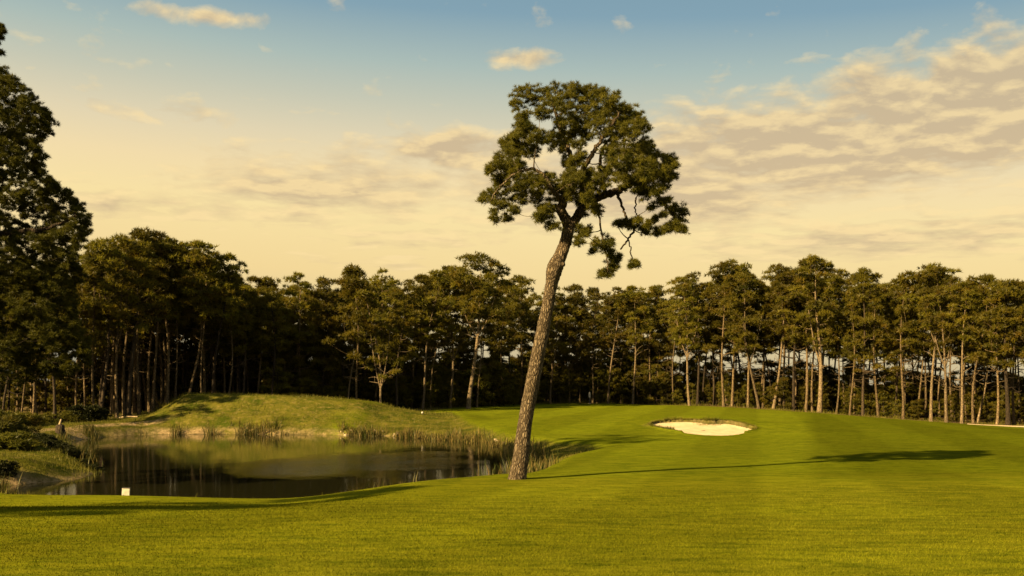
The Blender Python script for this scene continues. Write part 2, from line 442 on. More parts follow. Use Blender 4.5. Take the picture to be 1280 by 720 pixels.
tag(mesh_obj('bunker_sand', SV, [np.stack([i + j, i + jn, i + m_ + jn, i + m_ + j], -1).reshape(-1, 4)], M['sand'], None, True), kind='structure')

def at(u, v, Y):
    return np.array([(u - CU) / F * Y, Y, (CV - v) / F * Y])
def gz(x, y):
    return float(ground(np.array([x]), np.array([y]))[0])

# waste-sand strip along the pines at the fairway's far right
sp = np.array([(51.6, 112.8), (54, 111.8), (57, 109.6), (60, 107), (66, 102.), (72, 97)], float)
sp = spline(sp, 40); wd = .12 + 1.6 * sstep(0, 14, np.arange(40)) + .12 * np.sin(np.arange(40) * 1.3)
nrm = norm(np.column_stack([-np.gradient(sp[:, 1]), np.gradient(sp[:, 0])]))
rows = [sp + nrm * (wd * f)[:, None] for f in (-1, -.4, .3, 1)]
SV = np.concatenate([np.column_stack([r, ground(r[:, 0], r[:, 1]) + .03 + (.03 if 0 < q < 3 else -.02)]) for q, r in enumerate(rows)])
i = np.arange(3)[:, None] * 40; j = np.arange(39)[None, :]
tag(mesh_obj('sand_path', SV, [np.stack([i + j, i + j + 1, i + 41 + j, i + 40 + j], -1).reshape(-1, 4)], M['sand'], None, True), kind='structure')

# ------------------------------------------------------------------ grasses and reeds (nobody could count them)
def blades(name, P, h, w, mat, rng, lean=.5, tint=None, seg2=False):
    n = len(P)
    az = rng.random(n) * 2 * np.pi
    ln = rng.random(n) * lean
    d = np.stack([np.cos(az) * ln, np.sin(az) * ln, np.ones(n)], -1); d = norm(d)
    s = np.stack([-np.sin(az + rng.normal(0, .8, n)), np.cos(az), np.zeros(n)], -1); s = norm(s)
    h = np.broadcast_to(h, (n,))[:, None]; w = np.broadcast_to(w, (n,))[:, None]
    t = rng.random(n) if tint is None else tint
    if seg2:
        mid = P + d * h * .55
        bend = np.stack([np.cos(az), np.sin(az), -.3 * np.ones(n)], -1) * rng.uniform(0, .35, n)[:, None]
        tip = P + d * h + bend * h * .6
        V = np.stack([P - s * w * .5, P + s * w * .5, mid - s * w * .45, mid + s * w * .45, tip], 1).reshape(-1, 3)
        b = np.arange(n)[:, None] * 5
        fs = [(b + np.array([[0, 1, 3, 2]])), (b + np.array([[2, 3, 4]]))]
        a = np.repeat(t, 5)
    else:
        V = np.stack([P - s * w * .5, P + s * w * .5, P + d * h], 1).reshape(-1, 3)
        fs = [np.arange(n * 3).reshape(-1, 3)]
        a = np.repeat(t, 3)
    return mesh_obj(name, V, fs, mat, None, False, {'tint': a})

rng = np.random.default_rng(11)
n = 520000
Y = 6.5 + (38 - 6.5) * rng.random(n) ** 1.3
X = (rng.random(n) * 2 - 1) * (.56 * Y + 2.5)
keep = (sdist(DIP_S, X, Y) > .4) & (rng.random(n) > sstep(13, 37, Y))
X, Y = X[keep], Y[keep]
cl = .5 + .5 * lump(X, Y, .55, 1.1) + .35 * lump(X, Y * 2.2, 2.4, .4)
tint = np.clip(.5 * cl + rng.normal(.22, .18, len(X)), 0, 1)
hh = .017 * (1 + Y / 26) * rng.uniform(.6, 1.25, len(X))
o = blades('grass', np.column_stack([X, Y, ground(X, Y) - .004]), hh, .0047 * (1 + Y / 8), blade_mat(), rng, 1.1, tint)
tag(o, 'close-mown yellow-green fairway grass in the foreground', 'grass', kind='stuff')

def scatter(n, box, cond):
    X = rng.uniform(box[0], box[1], n); Y = rng.uniform(box[2], box[3], n)
    _, r, d, l, s = ground(X, Y, True)
    k = cond(X, Y, r, d, l, s)
    return X[k], Y[k]
# rough grass: mound face, banks, dip, bunker lip
pts = []
pts.append(scatter(90000, (-46, 6, 35, 112), lambda X, Y, r, d, l, s: (r > rng.random(len(X)) * 1.0) & (s < .3) & (lump(X, Y, 1.2, 3.) > rng.normal(-.1, .45, len(X)))))
pts.append(scatter(60000, (-48, -15, 38, 92), lambda X, Y, r, d, l, s: (r > .4) & (s < .35) & (lump(X, Y, .8, 2.) > rng.normal(-.2, .4, len(X)))))
pts.append(scatter(70000, (9, 22, 79, 86.5), lambda X, Y, r, d, l, s: (np.abs(sdist(BUNK_S, X, Y) - .07 - .05 * lump(X, Y, .5, 1.)) < .13)))
_ed = lambda X: np.interp(X, [-60, -40, -36, -28, -10, -5, 2, 15, 25, 37, 45, 53, 58, 75], [92, 95, 101, 109.5, 121, 138, 150, 150, 141, 128, 122.5, 114.5, 110, 98])
_ex = rng.uniform(-44, 62, 26000); _ey = _ed(_ex) + np.abs(rng.normal(0, 2.6, 26000)) + .5 * lump(_ex, _ex, 2., 1.)
_k = lump(_ex, _ey, 1.6, 2.5) > rng.normal(.15, .35, 26000); pts.append((_ex[_k], _ey[_k])); _ne = int(_k.sum())
gx_, gy_ = rng.normal(16.65, .5, 700), rng.normal(84.0, .22, 700)
pts.append((gx_, gy_))
X = np.concatenate([p[0] for p in pts]); Y = np.concatenate([p[1] for p in pts])
hh = .16 * rng.uniform(.4, 1.4, len(X)) * (1 + .8 * (lump(X, Y, 2.2, 1.) > .2)) * np.where(Y > 90, 1.25, 1.)
hh[-700 - _ne:-700] *= rng.uniform(1.2, 2.6, _ne)
hh[-700:] = rng.uniform(.2, .5, 700)
ti = np.clip(.42 + .35 * lump(X, Y, 1.7, .2) + rng.normal(0, .2, len(X)), 0, 1)
o = blades('rough_grass', np.column_stack([X, Y, ground(X, Y) - .02]), hh, .035, M['rough'], rng, 1.2, ti)
tag(o, 'long tufted rough grass on the mound and pond banks', 'grass', kind='stuff')
# reeds
t = rng.random(9000) * len(POND_S); ti_ = t.astype(int); f_ = (t - ti_)[:, None]
E = POND_S[ti_] * (1 - f_) + POND_S[(ti_ + 1) % len(POND_S)] * f_
outw = norm(E - POND_S.mean(0)); E = E + outw * rng.uniform(-.9, 1.3, len(E))[:, None] + rng.normal(0, .25, E.shape)
clus = lump(E[:, 0], E[:, 1], 1.05, .7) + .5 * lump(E[:, 0], E[:, 1], 2.7, 1.9)
far = (E[:, 0] > -27) & (E[:, 1] > 60)
near = (E[:, 0] > -6) & (E[:, 1] <= 60)
rest = (E[:, 0] < -18) & (E[:, 1] > 42)
k = (far & (clus > np.where(E[:, 0] < -9, .18, -.12))) | (near & (clus > .3)) | (rest & (clus > .62))
E = E[k]; clus = clus[k]
E = np.repeat(E, 3, 0) + rng.normal(0, .16, (len(E) * 3, 2)); clus = np.repeat(clus, 3)
near = (E[:, 1] <= 60)
hh = rng.uniform(.35, 1.0, len(E)) * np.where(near, .95, 1.) * (1 + .3 * np.clip(clus, -.5, 1))
o = blades('reeds', np.column_stack([E, np.maximum(ground(E[:, 0], E[:, 1]), WZ - .1) - .05]), hh, .045, M['reed'], rng, .55,
           np.clip(rng.normal(.34, .25, len(E)) - .22 * clus, 0, 1), True)
tag(o, 'tan and green reeds fringing the pond bank', 'reeds', kind='stuff')

# ------------------------------------------------------------------ trees
class Skel:
    def __init__(s): s.p = []; s.r = []
    def add(s, P, R):
        for p, r in zip(np.asarray(P), np.broadcast_to(R, (len(P),))): s.p.append(np.array(p)); s.r.append(float(r))

def attach(sk, mb, c, rng, rmax, rmin, nseg=4, droop=0., start=0, n=4):
    P = np.array(sk.p[start:]); D = c - P
    dist = np.linalg.norm(D, axis=1)
    cost = dist + np.where(D[:, 2] < -.1 * dist, .9 * dist, 0) - .25 * np.clip(D[:, 2], 0, None)
    i = int(np.argmin(cost)); a = P[i]; L = dist[i]
    r0 = min(sk.r[start + i] * .75, rmax * (.35 + .22 * L))
    mid = (a + c) / 2 + rng.normal(0, .09 * L, 3) + np.array([0, 0, (-.12 + droop) * L])
    t = np.linspace(0, 1, nseg + 1)[:, None]
    Q = a * (1 - t) ** 2 + 2 * mid * t * (1 - t) + c * t * t
    rr = np.maximum(np.linspace(r0, r0 * .4, nseg + 1), rmin)
    tube(mb, Q, rr, n)
    sk.add(Q[1:], rr[1:])

def gen_tree(seed, H, lean=(0, 0), r0=.22, clo=.5, R=3.0, ncl=40, style='umbrella', bend=.3, stubs=5, mats=('bark', 'needles'), dens=1., fork=False, path=None):
    rng = np.random.default_rng(seed)
    t = np.linspace(0, 1, 15)
    if path is None:
        ph = rng.random(2) * 6.28
        px = lean[0] * t + bend * np.sin(t * 4.2 + ph[0]) * t ** .7 * .8
        py = lean[1] * t + bend * np.sin(t * 3.7 + ph[1]) * t ** .7 * .8
        px -= px[0]; py -= py[0]
        P = np.column_stack([px, py, H * .9 * t])
    else:
        P = path
    rad = r0 * ((1 - t) ** .75 * .92 + .08) * (1 + .45 * np.exp(-t * 26))
    P[0, 2] -= .35
    trunk, crown, sk = MB(), MB(), Skel()
    tube(trunk, P, rad, 8, bump=.05, rng=rng)
    i0 = int(len(t) * max(clo - .12, .08))
    Pf = spline(P, 43); rf = np.interp(np.linspace(0, 1, 43), t, rad)
    sk.add(Pf[int(43 * max(clo - .14, .05)):], rf[int(43 * max(clo - .14, .05)):])
    if fork:
        for sgn in (-1, 1):
            a = Pf[int(43 * (clo - .05))]
            e = a + np.array([sgn * R * .45 + rng.normal(0, .2), rng.normal(0, R * .3), (1 - clo) * H * .6])
            m1 = a * .55 + e * .45 + np.array([sgn * R * .04, 0, -.015 * H])
            Q = spline([a, m1, e], 8); rr = np.linspace(rf[int(43 * (clo - .05))] * .7, .04, 8)
            tube(trunk, Q, rr, 6); sk.add(Q[1:], rr[1:])
    lob = rng.random(6) * 6.28
    C = []
    for _ in range(ncl):
        hf = rng.random() ** .85
        if style == 'umbrella': pr = math.sqrt(max(1 - ((hf - .42) / .60) ** 2, .02)) if hf > .42 else .45 + .55 * hf / .42
        elif style == 'cone': pr = (1 - hf) ** .75 * .95 + .10
        elif style == 'column': pr = .75 * math.sqrt(max(1 - ((hf - .5) / .55) ** 2, .05)) + .1
        else: pr = math.sqrt(max(1 - ((hf - .3) / .72) ** 2, .03))
        az = rng.random() * 6.283
        pr *= 1 + .28 * math.sin(2 * az + lob[0] + hf * 4) + .2 * math.sin(3 * az + lob[1] - hf * 7)
        rr = R * pr * rng.random() ** .45
        h = H * (clo + (1 - clo) * .97 * hf)
        ax = np.array([np.interp(h, P[:, 2], P[:, 0]), np.interp(h, P[:, 2], P[:, 1])])
        C.append((rr, np.array([ax[0] + rr * math.cos(az), ax[1] + rr * math.sin(az), h - .12 * rr])))
    C.sort(key=lambda q: q[0])
    for rr, c in C:
        attach(sk, trunk, c, rng, .16 * r0 / .22, .016)
        cr = R * rng.uniform(.17, .31)
        clump_tufts(crown, c, cr, .58, rng, 22 * dens * (cr / .7) ** 1.6, 8, .46, .095)
    for _ in range(stubs):
        f = rng.uniform(.22, max(clo, .3)); a = np.array([np.interp(f * H, P[:, 2], P[:, q]) for q in range(3)])
        az = rng.random() * 6.28; L = rng.uniform(.5, 2.2)
        e = a + np.array([math.cos(az) * L, math.sin(az) * L, rng.uniform(-.2, .6) * L])
        tube(trunk, spline([a, (a + e) / 2 + rng.normal(0, .12 * L, 3), e], 5), np.linspace(.05, .015, 5), 4)
        if rng.random() < .35:
            e2 = (a + e) / 2 + np.array([rng.normal(0, .4), rng.normal(0, .4), .7])
            tube(trunk, [(a + e) / 2, e2], [.025, .012], 4)
    return trunk, crown

def make_tree(name, seed, loc, mats=('bark', 'needles'), rz=0., **kw):
    tr, cr = gen_tree(seed, mats=mats, **kw)
    e = empty(name, loc, rz)
    tr.build('trunk', M[mats[0]], e, True)
    cr.build('crown', M[mats[1]], e)
    return e

ORD = ['first', 'second', 'third', 'fourth', 'fifth', 'sixth', 'seventh', 'eighth', 'ninth', 'tenth', 'eleventh', 'twelfth', 'thirteenth', 'fourteenth', 'fifteenth', 'sixteenth']
SECT = [(-200, 125, 'beyond the pond\'s shrubby left bank'), (125, 205, 'beside the mound\'s steep end'), (205, 330, 'behind the flat-topped mound'),
        (330, 432, 'behind the mound\'s gentle slope'), (432, 545, 'between mound and raised green'), (545, 660, 'left of the lone pine'),
        (660, 830, 'right of the lone pine'), (830, 960, 'behind the sand bunker'), (960, 1110, 'to the right of the bunker'),
        (1110, 1195, 'midway from bunker to sand strip'), (1195, 1500, 'by the sand strip')]
def sect(u):
    for a, b, s in SECT:
        if a <= u < b: return s
    return SECT[-1][2]

# front row: (base column, distance, crown-top row, lean px at top, crown half-width px, crown-low fraction, style, bark, look, fork)
FR = [
 (4, 84, 345, 3, 36, .4, 'umbrella', 'bark_dark', 'straight dark', 0), (26, 90, 340, 2, 34, .42, 'umbrella', 'bark', 'slim upright', 0), (41, 92, 335, 3, 30, .42, 'dome', 'bark', 'straight', 0),
 (68, 88, 318, 2, 34, .42, 'umbrella', 'bark_dark', 'dark-trunked', 0), (96, 96, 322, 5, 32, .42, 'umbrella', 'bark', 'slim brown', 0), (118, 99, 312, 5, 30, .42, 'dome', 'bark', 'bushy', 0),
 (126, 93, 300, 16, 38, .46, 'umbrella', 'bark_dark', 'dark leaning', 0), (146, 101, 292, 3, 36, .48, 'dome', 'bark', 'tall broad', 1), (160, 94, 306, 2, 30, .5, 'umbrella', 'bark_dark', 'thick dark straight', 0),
 (174, 100, 286, 4, 36, .5, 'dome', 'bark', 'tallest round-topped', 1), (191, 104, 290, 6, 34, .5, 'umbrella', 'bark', 'tall brown', 0),
 (208, 103, 296, 6, 34, .5, 'umbrella', 'bark', 'tall straight', 0), (219, 108, 300, -3, 28, .5, 'dome', 'bark', 'slender', 0), (236, 106, 303, 7, 32, .5, 'umbrella', 'bark', 'tall full-crowned', 1), (252, 109, 312, 4, 26, .5, 'umbrella', 'bark', 'slim straight', 0),
 (266, 108, 318, 8, 30, .48, 'dome', 'bark_dark', 'dark leaning', 0), (285, 112, 332, 5, 28, .45, 'umbrella', 'bark', 'thin bent', 0), (305, 114, 345, -4, 26, .4, 'dome', 'bark_dark', 'dark bushy', 0), (322, 116, 344, 4, 26, .36, 'umbrella', 'bark', 'low-branched', 0),
 (340, 118, 342, 3, 24, .34, 'dome', 'bark_dark', 'dark dense', 0), (362, 118, 350, 2, 26, .3, 'dome', 'bark', 'round-topped', 0), (378, 117, 338, -3, 25, .3, 'umbrella', 'bark', 'tall dense', 0), (402, 118, 346, 4, 26, .3, 'dome', 'bark_dark', 'bushy dark', 0), (418, 120, 343, 2, 24, .32, 'umbrella', 'bark', 'narrow', 0),
 (435, 118, 348, -1, 22, .42, 'umbrella', 'bark_pale', 'thin pale-trunked', 0), (447, 113, 333, -1, 40, .30, 'cone', 'bark', 'broad pointed', 0), (468, 124, 336, 2, 26, .36, 'umbrella', 'bark', 'ochre-crowned', 0), (475, 112, 352, 2, 24, .36, 'dome', 'bark_pale', 'short pale', 1), (497, 120, 349, 3, 26, .36, 'dome', 'bark_dark', 'dark bushy', 0),
 (514, 128, 340, 4, 26, .42, 'umbrella', 'bark', 'slender', 0), (528, 124, 336, 16, 30, .5, 'umbrella', 'bark_pale', 'pale leaning', 0), (538, 126, 345, 22, 22, .55, 'umbrella', 'bark', 'thin crooked', 0),
 (562, 128, 331, -3, 32, .52, 'umbrella', 'bark_pale', 'tall pale forked', 1), (585, 126, 319, 24, 46, .60, 'umbrella', 'bark_pale', 'thick leaning umbrella-crowned', 1), (596, 132, 338, 3, 26, .5, 'umbrella', 'bark', 'slim straight', 0), (630, 140, 350, 4, 24, .48, 'umbrella', 'bark', 'thin', 0), (650, 146, 346, 5, 26, .5, 'umbrella', 'bark', 'flat-topped', 0),
 (688, 150, 357, 6, 26, .48, 'umbrella', 'bark', 'low flat-topped', 0), (712, 152, 354, 4, 30, .5, 'umbrella', 'bark', 'open-branched', 1), (741, 152, 357, 3, 28, .46, 'umbrella', 'bark', 'wide-crowned', 0), (760, 150, 359, 12, 24, .5, 'umbrella', 'bark_pale', 'pale leaning', 0), (766, 154, 362, 10, 20, .5, 'umbrella', 'bark', 'thin leaning', 0),
 (791, 148, 357, -3, 28, .46, 'umbrella', 'bark_pale', 'straight pale', 0), (812, 150, 356, 3, 24, .46, 'dome', 'bark', 'dense', 0), (826, 152, 360, 3, 22, .46, 'dome', 'bark', 'round', 0),
 (842, 146, 356, 2, 24, .5, 'umbrella', 'bark', 'slim', 0), (862, 140, 346, -3, 28, .5, 'umbrella', 'bark_pale', 'pale upright', 1), (872, 142, 340, 3, 26, .5, 'umbrella', 'bark_dark', 'dark straight', 0), (905, 137, 327, 6, 34, .52, 'umbrella', 'bark', 'tall leaning', 0), (915, 139, 324, 2, 28, .54, 'dome', 'bark', 'tallest', 0), (935, 138, 330, -4, 30, .5, 'umbrella', 'bark', 'tall upright', 0), (949, 134, 338, -10, 28, .52, 'umbrella', 'bark_pale', 'pale crooked', 1),
 (966, 134, 334, 14, 28, .55, 'umbrella', 'bark_pale', 'pale leaning', 0), (980, 135, 331, 3, 28, .55, 'umbrella', 'bark', 'straight brown', 0), (992, 133, 322, 2, 30, .5, 'dome', 'bark_dark', 'dark dense', 0), (1007, 131, 319, 6, 32, .52, 'umbrella', 'bark', 'tall leaning', 0), (1024, 128, 320, 3, 34, .5, 'umbrella', 'bark_pale', 'tall thick', 1), (1045, 129, 336, 3, 24, .55, 'umbrella', 'bark', 'thin', 0), (1062, 127, 346, 4, 22, .5, 'umbrella', 'bark', 'slim upright', 0),
 (1079, 125, 331, 4, 28, .42, 'cone', 'bark_dark', 'pointed dark', 0), (1098, 125, 340, 3, 24, .45, 'cone', 'bark', 'narrow pointed', 0),
 (1129, 122, 339, 2, 28, .48, 'dome', 'bark', 'round-crowned', 0), (1146, 123, 333, 4, 28, .5, 'umbrella', 'bark', 'slim', 0), (1164, 118, 330, 5, 30, .58, 'umbrella', 'bark_pale', 'pale bare-limbed', 1), (1183, 116, 331, -1, 28, .58, 'umbrella', 'bark_pale', 'pale straight', 1),
 (1202, 115, 346, 12, 26, .55, 'umbrella', 'bark_pale', 'pale leaning', 0), (1217, 115, 345, 9, 26, .55, 'umbrella', 'bark', 'brown leaning', 0), (1221, 117, 342, 16, 24, .55, 'umbrella', 'bark_pale', 'slender bowed', 0), (1246, 113, 346, 3, 28, .52, 'dome', 'bark', 'upright', 0), (1260, 112, 347, -4, 28, .5, 'umbrella', 'bark_dark', 'thick dark', 0), (1268, 113, 350, 12, 28, .5, 'dome', 'bark_dark', 'dark leaning', 0), (1300, 110, 345, 4, 32, .5, 'umbrella', 'bark', 'broad', 0),
]
cnt = {}
_rv = np.random.default_rng(44)
for i, (u, Y, vt, ln, hw, clo, style, bk, look, fk) in enumerate(FR):
    if 110 < u < 345: Y = float(np.interp(u, [110, 200, 345], [94, 101, 112]) + _rv.uniform(-1.5, 2.5))
    x = (u - CU) / F * Y; z = gz(x, Y)
    H = (CV - vt) / F * Y - z
    R = hw / F * Y
    s = sect(u); cnt[s] = cnt.get(s, 0) + 1
    wd = {'bark_pale': .25, 'bark': .22, 'bark_dark': .25}[bk] * (1.25 if 'thick' in look else .75 if ('thin' in look or 'slim' in look or 'slender' in look) else 1.)
    e = make_tree('pine_tree', 100 + i, (x, Y, z), (bk, 'needles'), H=H, lean=(ln / F * Y + _rv.normal(0, .7), _rv.normal(0, .6)), r0=wd * H / 18 * (.84 if 'thick' in look else .70), clo=max(.2, clo + _rv.uniform(-.16, .06) + (0 if u > 300 else .05)), R=R, ncl=int(34 + 6 * R), style=style,
                  bend=.95 if 'crook' in look or 'bowed' in look or 'bent' in look else _rv.uniform(.35, .9), stubs=9 if bk == 'bark_pale' else 5, fork=bool(fk))
    tag(e, f'{look} pine, {ORD[cnt[s]-1]} from left in front row {s}', 'tree', 'pines along the front of the tree line')

# back rows: copies of a dozen kinds
protos = []
kinds = [dict(H=18, clo=.5, R=3.0, style='umbrella'), dict(H=18, clo=.45, R=2.8, style='dome'), dict(H=18, clo=.52, R=3.2, style='umbrella', fork=True), dict(H=18, clo=.4, R=2.6, style='dome'),
         dict(H=18, clo=.5, R=2.6, style='umbrella', lean=(1.4, .3)), dict(H=18, clo=.5, R=2.7, style='umbrella', lean=(-1., .5)), dict(H=18, clo=.36, R=2.7, style='column'), dict(H=18, clo=.55, R=2.9, style='umbrella', bend=.6)]
for i, k in enumerate(kinds):
    k['clo'] -= .05
    protos.append(make_tree('pine_tree', 500 + i, (0, 300, -50), ('bark_dark' if i % 3 == 0 else 'bark', 'needles'), ncl=56, r0=.16, stubs=8, **{'bend': .4 + .12 * i, **k}))
used = [False] * len(protos)
def fline(u):
    return np.interp(u, [-60, 60, 130, 200, 330, 440, 545, 600, 680, 800, 860, 960, 1090, 1190, 1260, 1340], [84, 92, 96, 101, 111, 117, 126, 132, 150, 150, 142, 134, 126, 117, 113, 108])
def ftop(u):
    return np.interp(u, [-60, 100, 150, 185, 240, 270, 300, 360, 410, 440, 470, 490, 530, 600, 640, 690, 760, 840, 880, 915, 960, 1010, 1060, 1085, 1110, 1165, 1210, 1280, 1340],
                     [335, 325, 296, 290, 306, 322, 346, 348, 347, 340, 340, 352, 342, 332, 345, 360, 362, 360, 345, 330, 345, 328, 352, 340, 352, 336, 350, 350, 345])
rng = np.random.default_rng(5)
# (from column, to column, how many, depth range)
for a, b, nn, d0, d1 in [(-60, 125, 20, 5, 26), (125, 205, 22, 4, 28), (205, 330, 32, 4, 28), (330, 432, 16, 5, 22), (432, 545, 15, 6, 24), (545, 660, 9, 6, 26), (660, 830, 20, 6, 24), (830, 960, 18, 4, 26), (960, 1110, 20, 4, 26), (1110, 1195, 12, 4, 24), (1195, 1330, 19, 4, 24)]:
    for q in range(nn):
        u = a + (b - a) * (q + rng.uniform(.1, .9)) / nn
        Y = fline(u) + rng.uniform(d0, d1)
        x = (u - CU) / F * Y; z = gz(x, Y)
        vt = ftop(u) + rng.uniform(2, 24)
        H = (CV - vt) / F * Y - z
        k = int(rng.integers(len(protos)))
        e = protos[k] if not used[k] else copy_tree(protos[k]); used[k] = True
        e.location = (x, Y, z); e.rotation_euler.z = rng.random() * 6.28; e.scale = (H / 18 * rng.uniform(.85, 1.1),) * 2 + (H / 18,)
        s = sect((a + b) / 2)
        tag(e, f'shaded slim pine standing in the back rows {s}', 'tree', f'back-row pines {s}')
# thin saplings: the row of short bare stems right of the lone pine
sap = []
for i in range(3):
    sap.append(make_tree('young_pine', 600 + i, (0, 300, -50), ('bark', 'under'), H=6.5, clo=.38, R=1.5, ncl=22, r0=.13, stubs=1, style='dome', bend=.15, dens=1.3))
su = [False] * 3
for i, u in enumerate([684, 688, 692, 696, 700, 706, 712, 716, 720, 725, 730, 747, 776, 783]):
    Y = 151 + rng.uniform(0, 4); x = (u - CU) / F * Y
    k = i % 3; e = sap[k] if not su[k] else copy_tree(sap[k]); su[k] = True
    e.location = (x, Y, gz(x, Y)); e.rotation_euler.z = rng.random() * 6.28; e.scale = (rng.uniform(.6, .95),) * 3 if u < 701 else (rng.uniform(.85, 1.1),) * 3
    tag(e, 'short young pine in the close-set row of stems right of the lone pine', 'tree', 'young pines in the close-set row')
# understorey: bushy low trees closing the gaps
und = []
for i in range(5):
    und.append(make_tree('understorey_tree', 650 + i, (0, 300, -50), ('bark_dark', 'under'), H=6.5, clo=.07, R=2.3, ncl=46, r0=.12, stubs=0, style='dome' if i % 2 else 'column', bend=.2, dens=1.25))
uu = [False] * 5
for a, b, nn, hmin, hmax, d0, d1 in [(-60, 125, 16, 4, 7, 10, 32), (125, 330, 42, 4.5, 10, 14, 38), (330, 545, 30, 5, 8.5, 8, 30), (545, 660, 16, 6, 9, 8, 30), (660, 830, 24, 6, 9.5, 6, 28), (830, 960, 22, 3.5, 7.5, 9, 34), (960, 1110, 25, 3.5, 7.5, 9, 32), (1110, 1330, 34, 3.5, 7.5, 8, 30)]:
    for q in range(nn):
        u = a + (b - a) * (q + rng.uniform(.1, .9)) / nn
        Y = fline(u) + rng.uniform(d0, d1); x = (u - CU) / F * Y; z = gz(x, Y)
        k = int(rng.integers(5)); e = und[k] if not uu[k] else copy_tree(und[k]); uu[k] = True
        h = rng.uniform(hmin, hmax) / 6.5
        e.location = (x, Y, z - .1); e.rotation_euler.z = rng.random() * 6.28; e.scale = (h * rng.uniform(.9, 1.25),) * 2 + (h,)
        s = sect((a + b) / 2 + 1)
        tag(e, f'low bushy understorey tree in the shade {s}', 'tree', f'understorey trees {s}')

rng = np.random.default_rng(21)
for a, b, nn, hmin, hmax in [(330, 432, 9, 2.5, 5.5), (455, 545, 9, 2.5, 5.), (545, 660, 11, 3., 6.5), (660, 830, 13, 3.5, 6.5), (830, 960, 9, 2.2, 4.), (960, 1110, 9, 2.2, 4.5), (1110, 1195, 5, 2., 4.), (1195, 1330, 8, 2., 4.)]:
    for q in range(nn):
        u = a + (b - a) * (q + rng.uniform(.05, .95)) / nn
        Y = fline(u) + rng.uniform(1., 6.); x = (u - CU) / F * Y; z = gz(x, Y)
        k = int(rng.integers(5)); e = copy_tree(und[k]); h = rng.uniform(hmin, hmax) / 6.5
        e.location = (x, Y, z - .1); e.rotation_euler.z = rng.random() * 6.28; e.scale = (h * rng.uniform(.85, 1.15),) * 2 + (h,)
        s = sect((a + b) / 2 + 1)
        tag(e, f'sunlit bushy young tree among the front trunks {s}', 'tree', f'young trees among the front trunks {s}')

# ------------------------------------------------------------------ the lone pine
def zoomp(x, y): return 580 + x / 2.4, 80 + y / 2.4
TY = 37.0
rng = np.random.default_rng(77)
base = at(646, 600, TY); base[2] = gz(base[0], base[1])
root = empty('lone_pine', tuple(base))
tag(root, 'tall lone pine with a leaning bare trunk and open crown, standing on the fairway', 'tree')
def loc(u, v, dy=0.): return at(u, v, TY + dy) - base
px = TY / F
TP = [(646, 606, 0, 14), (646.5, 599, 0, 12.6), (648, 590, 0, 11.2), (651, 570, .05, 10.2), (656, 530, .1, 9.6), (663, 490, .1, 9.5), (669, 460, .1, 9.4), (676, 425, .1, 8.7), (683, 390, .05, 8.1), (687, 368, 0, 8.0), (690, 352, -.05, 8.6), (692, 340, -.1, 10.6), (695, 331, -.1, 10.3), (699, 323, 0, 8.6), (704, 311, .1, 8.0), (708, 298, .1, 7.8), (710.5, 286, .1, 8.0), (711, 279, .1, 7.2)]
TPs = spline([(*loc(u, v, d), r * px) for u, v, d, r in TP], 120)
mb = MB()
P, rad = TPs[:, :3], TPs[:, 3] * .94
nS = 26
T = norm(np.gradient(P, axis=0)); ref = norm(np.array([.1, 1., .05])); A = norm(np.cross(T, ref)); B = np.cross(T, A)
th = np.linspace(0, 2 * np.pi, nS, endpoint=False)
hgt = np.linspace(0, 1, 120)
rr = np.ones((120, nS))
for kx, ky, am in ((3, 9, .035), (5, 23, .03), (7, 41, .03), (9, 57, .025), (2, 5, .05)):
    p1, p2 = rng.random(2) * 6.28
    rr += am * np.sin(kx * th[None] + p1 + ky * hgt[:, None] * 1.3 + 1.4 * np.sin(ky * hgt[:, None] * .7 + p2)) * np.cos(ky * hgt[:, None] * 2.1 + p2 * kx)
rr += rng.normal(0, .022, rr.shape)
flare = np.exp(-hgt * 38)[:, None]; rr += flare * .22 * np.maximum(0, np.sin(4 * th + 1.))[None]
V = P[:, None] + (rad[:, None] * rr)[..., None] * (np.cos(th)[None, :, None] * A[:, None] + np.sin(th)[None, :, None] * B[:, None])
i = np.arange(119)[:, None] * nS; j = np.arange(nS)[None, :]; jn = (j + 1) % nS
mb.add(V.reshape(-1, 3), [np.stack([i + j, i + jn, i + nS + jn, i + nS + j], -1).reshape(-1, 4)])
